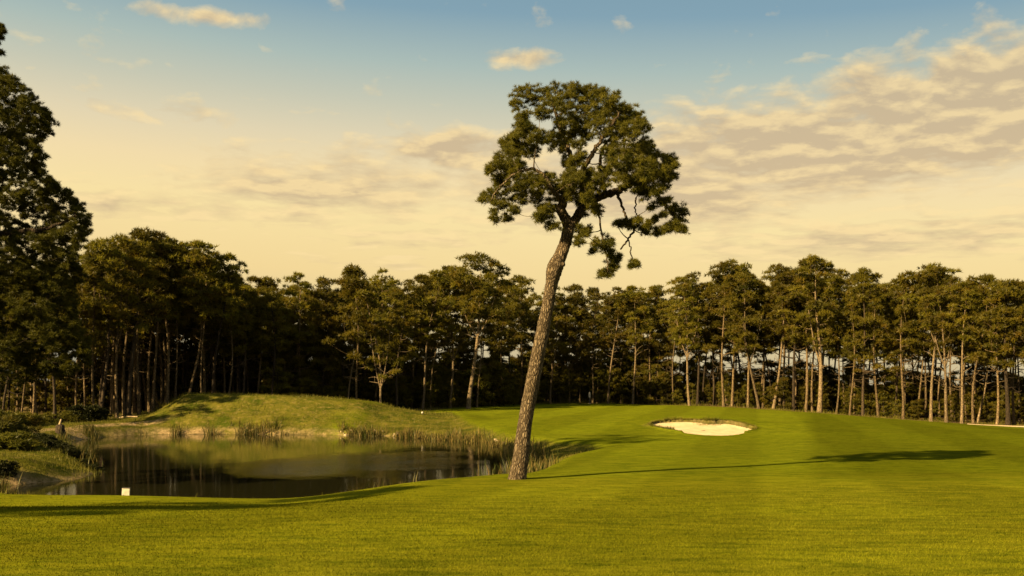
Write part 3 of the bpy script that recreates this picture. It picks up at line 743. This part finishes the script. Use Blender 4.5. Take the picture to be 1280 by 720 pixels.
# broken-limb scars
for f, a_, s_ in ((.72, 2.6, .10), (.45, .5, .05), (.6, 3.9, .05), (.86, 3.5, .06)):
    q = int(f * 119); dirv = math.cos(a_) * A[q] + math.sin(a_) * B[q]
    c = P[q] + dirv * rad[q] * .8
    tube(mb, [c, c + dirv * s_ * 1.2 + np.array([0, 0, .03])], [s_ * 1.2, s_ * .8], 8)
mbt = mb
sk = Skel()
LIMB = [
 [(711, 284, .1, 7.4), (706, 272, .0, 6.4), (701, 263, -.2, 6), (704, 251, -.3, 5.4), (711, 240, -.3, 5), (717, 225, -.2, 4.4), (716, 205, 0, 3.6), (708, 180, .3, 2.8), (697, 150, .5, 2), (690, 125, .5, 1.2)],
 [(711, 284, .1, 7), (720, 273, .3, 6), (728, 260, .5, 5.4), (740, 250, .6, 5.2), (757, 243, .7, 4.8), (776, 237, .8, 4.2), (795, 225, .6, 3.4), (812, 218, .4, 2.4), (830, 215, .2, 1.5)],
 [(715, 232, -.2, 4), (727, 215, -.6, 3.4), (738, 196, -.9, 3), (748, 180, -1.1, 2.4), (762, 160, -1.2, 1.8), (775, 140, -1.2, 1.2)],
 [(704, 250, -.3, 4), (694, 242, -.8, 2.8), (682, 222, -1., 2.4), (668, 212, -1.1, 2.), (652, 214, -1.2, 1.6), (632, 225, -1.2, 1.2), (614, 250, -1.1, .8)],
 [(757, 243, .7, 3), (752, 224, .9, 2.6), (750, 205, 1.1, 2.2), (757, 180, 1.2, 1.6), (780, 160, 1.2, 1.)],
 [(771, 240, .75, 2.4), (777, 255, .6, 1.6), (784, 274, .5, 1.5), (793, 285, .5, 1.5), (786, 298, .5, 1.3), (776, 311, .4, 1.)],
 [(786, 300, .5, .8), (789, 318, .5, .8), (794, 335, .5, .5)],
 [(745, 248, .6, 2), (749, 270, .4, 1.3), (753, 296, .3, 1.1), (758, 318, .2, .9), (760, 340, .2, .6)],
 [(795, 247, .6, 1.2), (794, 262, .6, .8), (797, 273, .6, .6)],
 [(800, 232, .6, 2), (822, 245, .4, 1.5), (836, 262, .3, 1.2), (845, 275, .2, .9)],
]
for L in LIMB:
    q = spline([(*loc(u, v, d), r * px) for u, v, d, r in L], 8 * len(L))
    jit = rng.normal(0, .018, (len(q), 3)); jit[:3] = 0
    lm = MB(); tube(lm, q[:, :3] + jit, np.maximum(q[:, 3], .012), 10 if L[0][3] > 4 else 6, bump=.05, rng=rng)
    lm.build('limb', M['bark_main'], root, True)
    sk.add(q[::2, :3], q[::2, 3])
CL = """165,95,22 195,90,25 240,85,22 280,85,22 330,90,25 370,95,25 405,90,18 440,115,25 475,140,22 510,155,26 530,190,24 200,125,28 160,125,18 260,125,30 310,130,30 370,135,32 420,150,30 470,180,30 340,175,26 300,180,20 395,190,26 440,215,30 500,215,28 540,235,14 180,165,20 165,200,20 150,225,20 190,210,22 225,225,22 265,232,22 300,222,22 330,210,20 130,245,18 140,265,18 170,258,20 205,262,18 300,258,13
110,300,22 90,320,20 130,320,22 155,305,18 90,350,15 110,360,18 150,350,22 190,345,20 220,358,22 250,352,20 70,400,18 95,395,20 120,390,20 90,430,18 90,460,12 125,430,18 130,465,12 150,440,14 170,385,20 210,395,18 180,420,10 235,430,22 250,460,22 220,455,16 270,490,16 265,420,16 275,385,20 150,405,13 58,400,10 75,318,10
320,300,20 340,330,26 310,350,22 360,360,24 345,285,18 370,335,18 400,360,26 330,390,20 370,400,20 300,375,18 350,420,13 400,440,16 360,450,11 385,430,14 355,510,18 345,540,13 370,500,13
430,330,28 460,300,28 435,268,20 480,260,28 520,270,28 550,265,24 570,290,22 500,310,30 540,310,30 580,320,22 610,295,20 620,320,15 630,340,9 600,340,18 560,350,26 520,355,26 480,350,24 550,388,20 580,390,16 600,370,14 610,410,13 585,420,13 640,440,17 660,445,9 645,470,17 640,490,15 620,490,16 600,500,15 580,505,12 655,495,10 620,445,11 560,430,9 600,450,8 528,380,14 612,288,10 632,308,9
480,480,13 500,480,12 530,490,12 545,490,9 470,485,9 520,470,9 395,540,16 430,530,16 440,560,20 420,555,14 455,580,16 440,600,16 430,625,16 450,615,11 385,565,8 415,635,11 510,605,9 515,598,6 498,610,5 222,150,14 345,240,14 365,212,12 462,482,9 555,478,7 572,470,8 545,508,8"""
cl = np.array([[float(q) for q in s.split(',')] for s in CL.split()])
u_, v_ = zoomp(cl[:, 0], cl[:, 1]); r_ = cl[:, 2] / 2.4
rho = np.hypot((u_ - 732) / 125, (v_ - 205) / 105)
order = np.argsort(rho)
crown, tw = MB(), MB()
half = np.sqrt(np.clip(1.02 - np.minimum(rho, 1) ** 2, .06, 1)) * 2.9
for i in order:
    deps = [rng.uniform(-.75, .75) * half[i]]
    if rho[i] < .85 and cl[i, 2] > 17: deps.append(-deps[0] * rng.uniform(.5, 1.1))
    if cl[i, 1] > 470 and cl[i, 0] < 560 and cl[i, 0] > 375: deps = [.4 + rng.normal(0, .25)]
    for dy in deps:
        c = loc(u_[i] + rng.normal(0, 1.), v_[i] + rng.normal(0, 1.), dy)
        r = r_[i] * px * 1.0
        attach(sk, tw, c, rng, .05, .008, 5, .02, n=5)
        for _ in range(int(6 + 44 * r)):
            d_ = norm(rng.standard_normal(3)); rs = rng.uniform(.08, .14)
            cc = c + d_ * r * 1.34 * rng.random() ** .45
            clump_tufts(crown, cc, rs, .9, rng, 8, 14, .155, .014, up=.4, shell=.2)
mbt.v += tw.v; mbt.a += tw.a; mbt.f[3] += [q + mbt.n for q in tw.f[3]]; mbt.f[4] += [q + mbt.n for q in tw.f[4]]
mbt.build('trunk', M['bark_main'], root, True)
crown.build('crown', M['needles_main'], root)

# ------------------------------------------------------------------ overhanging pine at the left edge
LY = 42.0
rng = np.random.default_rng(31)
lb = np.array([(-78 - CU) / F * LY, LY, 0.]); lb[2] = gz(lb[0], lb[1])
root = empty('overhanging_pine', tuple(lb))
tag(root, 'very dark big pine overhanging the left edge above the pond', 'tree')
def lloc(u, v, dy=0.): return at(u, v, LY + dy) - lb
topv = -40
tp = spline([(*lloc(-78, CV - lb[2] / LY * F + 6), .42), (*lloc(-70, 450), .36), (*lloc(-62, 330, .3), .31), (*lloc(-66, 210, .2), .24), (*lloc(-58, 100), .15), (*lloc(-52, -20), .05)], 40)
mb = MB(); tube(mb, tp[:, :3], tp[:, 3], 14, bump=.04, rng=rng); sk = Skel(); sk.add(tp[8:, :3], tp[8:, 3])
LM = [[(-64, 320, .3, 6), (-20, 300, -.5, 4.5), (20, 290, -.8, 3.4), (60, 285, -1, 2.2), (95, 270, -1, 1.2)], [(-66, 230, .2, 5), (-25, 215, .6, 4), (10, 200, .8, 2.8), (45, 180, .8, 1.4)], [(-64, 400, .2, 5), (-20, 385, .8, 4), (30, 380, 1, 2.6), (75, 400, 1, 1.4)], [(-60, 130, 0, 4), (-25, 115, -.4, 2.6), (5, 105, -.4, 1.4)]]
for L in LM:
    q = spline([(*lloc(u, v, d), r * LY / F) for u, v, d, r in L], 30)
    lm = MB(); tube(lm, q[:, :3] + rng.normal(0, .02, (30, 3)), q[:, 3], 8, bump=.04, rng=rng); lm.build('limb', M['bark_dark'], root, True); sk.add(q[:, :3], q[:, 3])
mbt = mb
ov = np.array([[88, 6], [100, 18], [112, 30], [122, 40], [140, 58], [150, 70], [160, 72], [172, 62], [185, 52], [200, 58], [212, 52], [222, 62], [236, 82], [245, 95], [262, 106], [280, 116], [290, 117], [302, 106], [320, 98], [345, 104], [370, 95], [400, 100], [430, 112], [445, 118], [455, 108], [475, 80]], float)
C = []
for v in np.arange(92, 478, 9.):
    eu = np.interp(v, ov[:, 0], ov[:, 1])
    u = eu - 9
    C.append((u, v, rng.uniform(9, 13)))
    while u > -150:
        u -= rng.uniform(13, 24)
        hole = (math.hypot((u - 14) / 16, (v - 236) / 8) < 1) or (math.hypot((u - 44) / 12, (v - 277) / 9) < 1) or (math.hypot((u - 20) / 15, (v - 300) / 8) < 1) or (math.hypot((u - 10) / 20, (v - 392) / 7) < 1)
        if hole: continue
        C.append((u, v + rng.normal(0, 5), rng.uniform(12, 19)))
for v in np.arange(-40, 92, 11.):
    u = {0: -8}.get(0) - 12 - 18 * math.sin((v + 40) / 40.)
    while u > -120:
        C.append((u, v + rng.normal(0, 5), rng.uniform(10, 15))); u -= rng.uniform(16, 28)
for (u, v, r) in [(1, 34, 4), (0, 48, 4), (-3, 42, 6), (3, 40, 3), (-6, 55, 6), (0, 66, 3), (-12, 60, 7), (-14, 44, 8)]: C.append((u, v, r))
C.sort(key=lambda q: math.hypot(q[0] + 62, (q[1] - 280) * .3))
crown, tw = MB(), MB()
for u, v, r in C:
    reach = max(.08, 1 - ((u + 62) / 180.) ** 2) ** .5 * 4.2
    c = lloc(u, v, rng.uniform(-.8, .8) * reach)
    rr_ = r * LY / F
    attach(sk, tw, c, rng, .06, .01, 4, .03)
    for _ in range(int(5 + 16 * rr_)):
        d_ = norm(rng.standard_normal(3)); rs = rng.uniform(.10, .18)
        cc = c + d_ * max(rr_ * 1.15 - rs, .02) * rng.random() ** .4
        clump_tufts(crown, cc, rs, .9, rng, 12, 13, .16, .021, up=.35, shell=.2)
mbt.v += tw.v; mbt.a += tw.a; mbt.f[3] += [q + mbt.n for q in tw.f[3]]; mbt.f[4] += [q + mbt.n for q in tw.f[4]]
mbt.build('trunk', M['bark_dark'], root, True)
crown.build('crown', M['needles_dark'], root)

# pines beside the tee, out of frame, whose shadow falls across the near lip of the pond
for i, (x, y, h) in enumerate([(-28.5, 12.6, 14), (-30.4, 8.6, 14), (-31.5, 4.6, 14), (-34.5, .8, 14), (-37, 5, 14.5)]):
    e = copy_tree(protos[i]); e.location = (x, y, gz(x, y)); e.scale = (h / 18 * 1.55, h / 18 * 1.55, h / 18); e.rotation_euler.z = i * 1.7
    tag(e, 'pine beside the tee whose shadow falls across the pond\'s near lip', 'tree', 'pines beside the tee')

# ------------------------------------------------------------------ shrubs
def gen_shrub(seed, Rr, H, mat, L=.16, w=.035, dens=1., nst=7):
    rng = np.random.default_rng(seed)
    st, fo, sk = MB(), MB(), Skel()
    for _ in range(nst):
        az = rng.random() * 6.28; q = rng.uniform(.2, .7) * Rr
        e = np.array([math.cos(az) * q, math.sin(az) * q, H * rng.uniform(.5, .85)])
        Q = spline([[0, 0, -.1], e * .5 + rng.normal(0, .06, 3), e], 6); tube(st, Q, np.linspace(.03, .008, 6), 4)
    n = int(26 * (Rr / .8) ** 1.3)
    for _ in range(n):
        d = norm(rng.standard_normal(3)); d[2] = abs(d[2])
        c = d * np.array([Rr, Rr, H]) * rng.uniform(.45, .92)
        clump_tufts(fo, c, Rr * rng.uniform(.2, .34), .8, rng, 15 * dens, 9, L * 1.1, w * 1.15, up=.5)
    return st, fo
shp = []
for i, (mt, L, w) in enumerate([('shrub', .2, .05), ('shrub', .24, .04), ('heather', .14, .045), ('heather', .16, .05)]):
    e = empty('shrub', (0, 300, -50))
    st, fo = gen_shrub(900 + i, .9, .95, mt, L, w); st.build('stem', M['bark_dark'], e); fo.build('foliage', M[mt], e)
    shp.append(e)
shu = [False] * 4
def put(k, u, Y, h, wd, label, group, v=None):
    e = shp[k] if not shu[k] else copy_tree(shp[k]); shu[k] = True
    x = (u - CU) / F * Y
    e.location = (x, Y, gz(x, Y) - .05); e.rotation_euler.z = u * .7; e.scale = (wd / .9, wd / .9, h / 1.2)
    tag(e, label, 'shrub', group)
G1 = 'shrubs on the left bank'
for k, u, Y, h, wd, lab in [
    (0, 4, 62, 2.2, 1.5, 'yellow-green bushy shrub at the frame edge, tallest on the left bank'), (1, -14, 60, 2.4, 1.6, 'leafy shrub half cut off by the frame edge behind the tallest bank shrub'),
    (0, 26, 66, 1.5, 1.2, 'yellow-green shrub just right of the tallest bank shrub'), (0, 12, 55, 1.2, 1.5, 'squat low shrub under the tallest bank shrub'),
    (3, 6, 45, .9, .7, 'small dark shrub on the nearest lit hummock'), (1, 28, 84, 1.5, 1.6, 'wide shrub at the forest edge left of the pale dirt path'),
    (0, 8, 82, 2.0, 1.8, 'tall rusty shrub at the forest edge by the frame edge'), (1, 50, 87, 1.1, 1.5, 'low shrub among dark trunks behind the pale dirt path'),
    (0, 84, 91, 1.5, 1.6, 'rust-tinted shrub behind the pale dirt path'), (2, 108, 92, 2.3, 1.9, 'big dark shrub between trunks near the mound\'s steep end'), (2, 122, 93, 1.7, 1.4, 'dark shrub touching the leaning trunk near the mound'),
    (1, 66, 88, 1.0, 1.2, 'little shrub between the rusty shrubs behind the dirt path'),
    (3, 500, 118, 1.2, 1., 'dark shrub beside a dark trunk between mound and green')]:
    put(k, u, Y, h, wd, lab, G1)
rng = np.random.default_rng(9)
for i in range(14):
    f = i / 13.
    u = 50 + 68 * f + rng.normal(0, 2); Y = 58.5 - 5.5 * f + rng.normal(0, .6)
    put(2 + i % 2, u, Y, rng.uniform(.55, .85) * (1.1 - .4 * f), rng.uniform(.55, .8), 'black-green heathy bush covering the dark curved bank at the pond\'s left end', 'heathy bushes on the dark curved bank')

# ------------------------------------------------------------------ small things
def plain(name, col, rough=.6, nscale=8., var=.25):
    m, nt = newmat(name)
    tc = N(nt, 'ShaderNodeTexCoord').outputs['Object']
    no = NOISE(nt, tc, nscale, 5, .65)
    c = MIX(nt, MAPR(nt, no, .35, .7), tuple(q * (1 - var) for q in col), col)
    p = N(nt, 'ShaderNodeBsdfPrincipled', {'Base Color': c, 'Roughness': rough})
    N(nt, 'ShaderNodeOutputMaterial', {0: p.outputs[0]})
    return m
M['white'] = plain('white_paint', (.45, .40, .31), .5, 9., .4)
M['dark'] = plain('dark_wood', (.03, .024, .016), .8)
M['wood'] = plain('weathered_wood', (.26, .19, .11), .85)
def box(mb, c, s, bev=.01, tilt=0.):
    x, y, z = np.array(s) / 2; b = bev
    ring = np.array([(-x + b, -y), (x - b, -y), (x, -y + b), (x, y - b), (x - b, y), (-x + b, y), (-x, y - b), (-x, -y + b)])
    L = []
    for zz, k in ((-z, .0), (-z + b, 1), (z - b, 1), (z, 0)):
        sc = np.array([(x - (0 if k else b)) / x, (y - (0 if k else b)) / y])
        L.append(np.column_stack([ring * sc, np.full(8, zz)]))
    V = np.concatenate(L)
    ct, sn = math.cos(tilt), math.sin(tilt)
    V = np.column_stack([V[:, 0] * ct + V[:, 2] * sn, V[:, 1], -V[:, 0] * sn + V[:, 2] * ct]) + np.array(c)
    q = []
    for k in range(3):
        for j in range(8): q.append((k * 8 + j, k * 8 + (j + 1) % 8, k * 8 + 8 + (j + 1) % 8, k * 8 + 8 + j))
    for b0, rev in ((0, True), (24, False)):
        for (a, b_, c_, d) in ((0, 1, 2, 3), (0, 3, 4, 7), (4, 5, 6, 7)):
            f = (b0 + a, b0 + b_, b0 + c_, b0 + d); q.append(f[::-1] if rev else f)
    mb.add(V, [np.array(q)])
my = 35.6; mx = (157.5 - CU) / F * my; mz = gz(mx, my)
e = empty('marker_board', (mx, my, mz), .12)
tag(e, 'small white marker board with a dark top edge on the pond\'s near lip', 'marker')
b = MB(); box(b, (0, 0, .155), (.27, .07, .27), .012, .05); b.build('board', M['white'], e)
b = MB(); box(b, (.014, 0, .302), (.28, .085, .028), .006, .05); b.build('cap', M['dark'], e)
for sx in (-.09, .09):
    b = MB(); box(b, (sx, .055, .06), (.035, .03, .34), .004); b.build('stake', M['dark'], e)
x, y = (737 - CU) / F * 149, 149.
e = empty('marker_post', (x, y, gz(x, y)))
tag(e, 'slim post with a white upper half at the tree line right of the lone pine', 'post')
b = MB(); tube(b, [(0, 0, -.1), (0, 0, .95)], [.14, .13], 8); b.build('lower_post', M['dark'], e, True)
b = MB(); tube(b, [(0, 0, .95), (0, 0, 1.6), (0, 0, 1.72)], [.17, .17, .10], 8); b.build('white_sleeve', M['white'], e, True)
b = MB(); tube(b, [(0, 0, -.02), (0, 0, .1), (0, 0, .14)], [.24, .23, .15], 8); b.build('foot', M['wood'], e, True)
x, y = (528 - CU) / F * 96, 96.
e = empty('tee_marker', (x, y, gz(x, y)))
tag(e, 'tiny white ball marker on a peg in the grass behind the reeds', 'marker')
b = MB(); th_ = np.linspace(0, math.pi, 9); tube(b, [(0, 0, .22 - .11 * math.cos(t)) for t in th_], [max(.11 * math.sin(t), .004) for t in th_], 14); b.build('ball', M['white'], e, True)
b = MB(); tube(b, [(0, 0, -.1), (0, 0, .12)], [.02, .02], 6); b.build('peg', M['dark'], e)
# stump with a pale snag on the bank, fallen timber
y = 79.; x = (75 - CU) / F * y
e = empty('tree_stump', (x, y, gz(x, y)))
tag(e, 'dark squat stump with a pale broken snag on the left bank', 'stump')
b = MB(); tube(b, [(0, 0, -.2), (.02, 0, .3), (0, .03, .62), (0, .03, .66)], [.42, .34, .33, .24], 12, bump=.09, rng=rng); b.build('stump_base', M['bark_dark'], e, True)
b = MB(); tube(b, [(-.05, 0, .55), (.02, 0, .85), (.10, 0, 1.12)], [.1, .085, .05], 7, bump=.1, rng=rng); b.build('snag', M['wood'], e, True)
for i, (u0, Y0, u1, Y1, r, lab) in enumerate([(16, 84.5, 27, 84.0, .14, 'bleached fallen log slanting at the forest edge'),
                                             (26, 71, 42, 68.5, .07, 'thin pale log lying along the left bank above the dark bushes'), (148, 96, 172, 95, .10, 'grey fallen branch at the mound\'s steep end')]):
    x0, x1 = (u0 - CU) / F * Y0, (u1 - CU) / F * Y1
    p0 = np.array([x0, Y0, gz(x0, Y0) + r * .6]); p1 = np.array([x1, Y1, max(gz(x1, Y1), WZ) + r * .7])
    b = MB(); tube(b, spline([p0, (p0 + p1) / 2 + np.array([0, .1, r * .6]), p1], 10), np.linspace(r, r * .5, 10), 8, bump=.08, rng=rng)
    o = b.build('fallen_log', M['wood'], None, True); tag(o, lab, 'log', 'fallen logs')

# pale stones on the far bank
M['stone'] = plain('pale_stone', (.36, .28, .16), .9, 3., .5)
def stone_mesh(seed):
    r = np.random.default_rng(seed)
    th = np.linspace(0, 2 * np.pi, 10, endpoint=False); ph = np.linspace(.12, math.pi - .12, 6)
    V = np.array([[math.sin(p) * math.cos(t), math.sin(p) * math.sin(t), math.cos(p) * .6] for p in ph for t in th])
    V *= (1 + .22 * np.sin(V[:, :1] * 3 + seed) + .15 * np.cos(V[:, 1:2] * 4 + seed * 2) + r.normal(0, .06, (60, 1)))
    V = np.vstack([V, [[0, 0, .58], [0, 0, -.58]]])
    i = np.arange(5)[:, None] * 10; j = np.arange(10)[None]; jn = (j + 1) % 10
    q = np.stack([i + j, i + 10 + j, i + 10 + jn, i + jn], -1).reshape(-1, 4)
    return V, [q, np.stack([j[0], jn[0], np.full(10, 60)], -1), np.stack([50 + jn[0], 50 + j[0], np.full(10, 61)], -1)]
sts = [mesh_obj('stone', *stone_mesh(q), M['stone'], None, True) for q in range(4)]
rng = np.random.default_rng(3)
for i in range(30):
    o = sts[i] if i < 4 else sts[i % 4].copy()
    if i >= 4: COL.objects.link(o)
    u = rng.uniform(425, 505) if i < 20 else rng.uniform(560, 640)
    Y = (86.8 - .028 * (u - 430) + rng.uniform(-.2, 1.6)) if i < 20 else (77.5 - .10 * (u - 590) + rng.uniform(0, 1.4))
    x = (u - CU) / F * Y; r = rng.uniform(.06, .15)
    o.location = (x, Y, gz(x, Y) + r * .25); o.scale = (r * 1.3, r, r); o.rotation_euler = (rng.normal(0, .2), rng.normal(0, .2), rng.random() * 6)
    tag(o, 'pale stone among the reeds on the pond\'s far bank', 'stone', 'pale stones on the far bank')

# ------------------------------------------------------------------ sun, sky, camera
EL, AZ = 26.0, 50.0            # sun height; angle to the left of straight behind the camera
to_sun = np.array([-math.sin(R_(AZ)) * math.cos(R_(EL)), -math.cos(R_(AZ)) * math.cos(R_(EL)), math.sin(R_(EL))])
ld = bpy.data.lights.new('sun', 'SUN'); ld.energy = 5.0; ld.angle = R_(.8); ld.color = (1., .72, .34)
lo = bpy.data.objects.new('sun', ld); COL.objects.link(lo)
from mathutils import Vector
lo.rotation_euler = Vector(-to_sun).to_track_quat('-Z', 'Y').to_euler(); lo.location = (-60, -30, 60)

W = bpy.data.worlds.new('World'); SC.world = W; W.use_nodes = True
nt = W.node_tree; nt.nodes.clear()
sky = N(nt, 'ShaderNodeTexSky', sky_type='NISHITA', sun_disc=False, sun_elevation=R_(EL), sun_rotation=R_(180 + AZ), air_density=1.2, dust_density=4., ozone_density=1.)
d = N(nt, 'ShaderNodeTexCoord').outputs['Generated']
sp_ = N(nt, 'ShaderNodeSeparateXYZ', {0: d}); dx, dy, dz = sp_.outputs
hyp = MATH(nt, 'SQRT', MATH(nt, 'ADD', MATH(nt, 'ADD', MATH(nt, 'MULTIPLY', dx, dx), MATH(nt, 'MULTIPLY', dy, dy)), 1e-5))
s = MATH(nt, 'DIVIDE', dz, hyp)
az = MATH(nt, 'ARCTAN2', dx, dy)
saz = MATH(nt, 'SINE', az)
t = MATH(nt, 'ADD', s, MATH(nt, 'MULTIPLY', saz, .05))
SKYK = 2.52
def lin(c): return tuple(((q / 255) / 12.92 if q / 255 <= .04045 else ((q / 255 + .055) / 1.055) ** 2.4) for q in c)
stops = [(0, (186, 178, 152)), (.05, (226, 204, 152)), (.10, (249, 219, 152)), (.16, (254, 229, 164)), (.20, (248, 224, 171)), (.235, (231, 216, 178)), (.275, (203, 203, 180)), (.315, (174, 191, 183)), (.37, (132, 164, 179)), (.45, (116, 150, 168)), (.7, (172, 176, 166)), (1., (178, 178, 166))]  # topmost stops, out of view, brightened to lift the ambient fill
basec = RAMP(nt, MATH(nt, 'MAXIMUM', t, 0.), [(p, lin(c)) for p, c in stops])
base_s = N(nt, 'ShaderNodeVectorMath', {0: basec, 3: SKYK}, operation='SCALE').outputs[0]
nish = N(nt, 'ShaderNodeVectorMath', {0: sky.outputs[0], 3: .30}, operation='SCALE').outputs[0]
skyc = MIX(nt, .08, base_s, nish)
# clouds
G = [(.43, .25, .24, .078, 1.3), (.30, .225, .24, .062, 1.3), (.14, .185, .24, .050, 1.1), (-.05, .232, .12, .026, 1.), (-.16, .195, .19, .038, 1.), (-.33, .165, .24, .020, .8),
     (.01, .326, .05, .012, .8), (-.29, .352, .09, .010, .65), (-.36, .255, .14, .016, .55), (.36, .135, .26, .030, .75), (.16, .315, .05, .010, .5), (.02, .12, .4, .012, .4), (-.05, .145, .2, .02, .5)]
cov = None
for a0, s0, wa, ws, am in G:
    qa = MATH(nt, 'DIVIDE', MATH(nt, 'SUBTRACT', az, a0), wa); qs = MATH(nt, 'DIVIDE', MATH(nt, 'SUBTRACT', s, s0), ws)
    g = MATH(nt, 'MULTIPLY', MATH(nt, 'POWER', 2.71828, MATH(nt, 'MULTIPLY', MATH(nt, 'ADD', MATH(nt, 'MULTIPLY', qa, qa), MATH(nt, 'MULTIPLY', qs, qs)), -1.)), am)
    cov = g if cov is None else MATH(nt, 'MAXIMUM', cov, g)
cov = MATH(nt, 'MAXIMUM', cov, .12)
def dens(ds):
    q = MATH(nt, 'DIVIDE', 1., MATH(nt, 'ADD', MATH(nt, 'MAXIMUM', MATH(nt, 'ADD', s, ds), 0.), .10))
    v = N(nt, 'ShaderNodeCombineXYZ', {0: MATH(nt, 'MULTIPLY', az, 2.7), 1: q, 2: 0.}).outputs[0]
    n1 = NOISE(nt, MAPPING(nt, v, (8.0, 6.5, 1)), 1., 9, .55, .2)
    n2 = NOISE(nt, MAPPING(nt, v, (1.8, 1.6, 1), loc=(3.1, 7.7, 0)), 1., 3, .5)
    return MATH(nt, 'ADD', MATH(nt, 'MULTIPLY', n1, .75), MATH(nt, 'MULTIPLY', n2, .4))
d0 = dens(0.); d1 = dens(.009)
val = MATH(nt, 'ADD', d0, MATH(nt, 'MULTIPLY', cov, .40))
alpha = MAPR(nt, val, .72, .95)
val1 = MATH(nt, 'ADD', d1, MATH(nt, 'MULTIPLY', cov, .40))
lit = MAPR(nt, MATH(nt, 'SUBTRACT', d0, d1), -.095, .115)
thick = MAPR(nt, val, .82, 1.02)
lit = MATH(nt, 'SUBTRACT', lit, MATH(nt, 'MULTIPLY', thick, .30), clamp=True)
ccol = MIX(nt, lit, tuple(SKYK * q for q in lin((204, 181, 145))), tuple(SKYK * q for q in lin((255, 226, 166))))
skyc = MIX(nt, MATH(nt, 'MULTIPLY', alpha, .86), skyc, ccol)
bg = N(nt, 'ShaderNodeBackground', {0: skyc, 1: .1})
N(nt, 'ShaderNodeOutputWorld', {0: bg.outputs[0]})

cam = bpy.data.cameras.new('camera'); co = bpy.data.objects.new('camera', cam); COL.objects.link(co)
cam.sensor_width = 36.; cam.lens = F * 36 / 1280; cam.clip_end = 20000; cam.clip_start = .1
co.location = (0, 0, 0); co.rotation_euler = (math.pi / 2, 0, 0)
cam.shift_y = (CV - 360) / 1280
SC.camera = co
SC.render.engine = 'CYCLES'
SC.cycles.max_bounces = 9; SC.cycles.diffuse_bounces = 8; SC.cycles.glossy_bounces = 3; SC.cycles.transmission_bounces = 3
SC.cycles.use_denoising = True
SC.view_settings.view_transform = 'Standard'; SC.view_settings.look = 'None'; SC.view_settings.gamma = 1.
SC.view_settings.exposure = 2.0
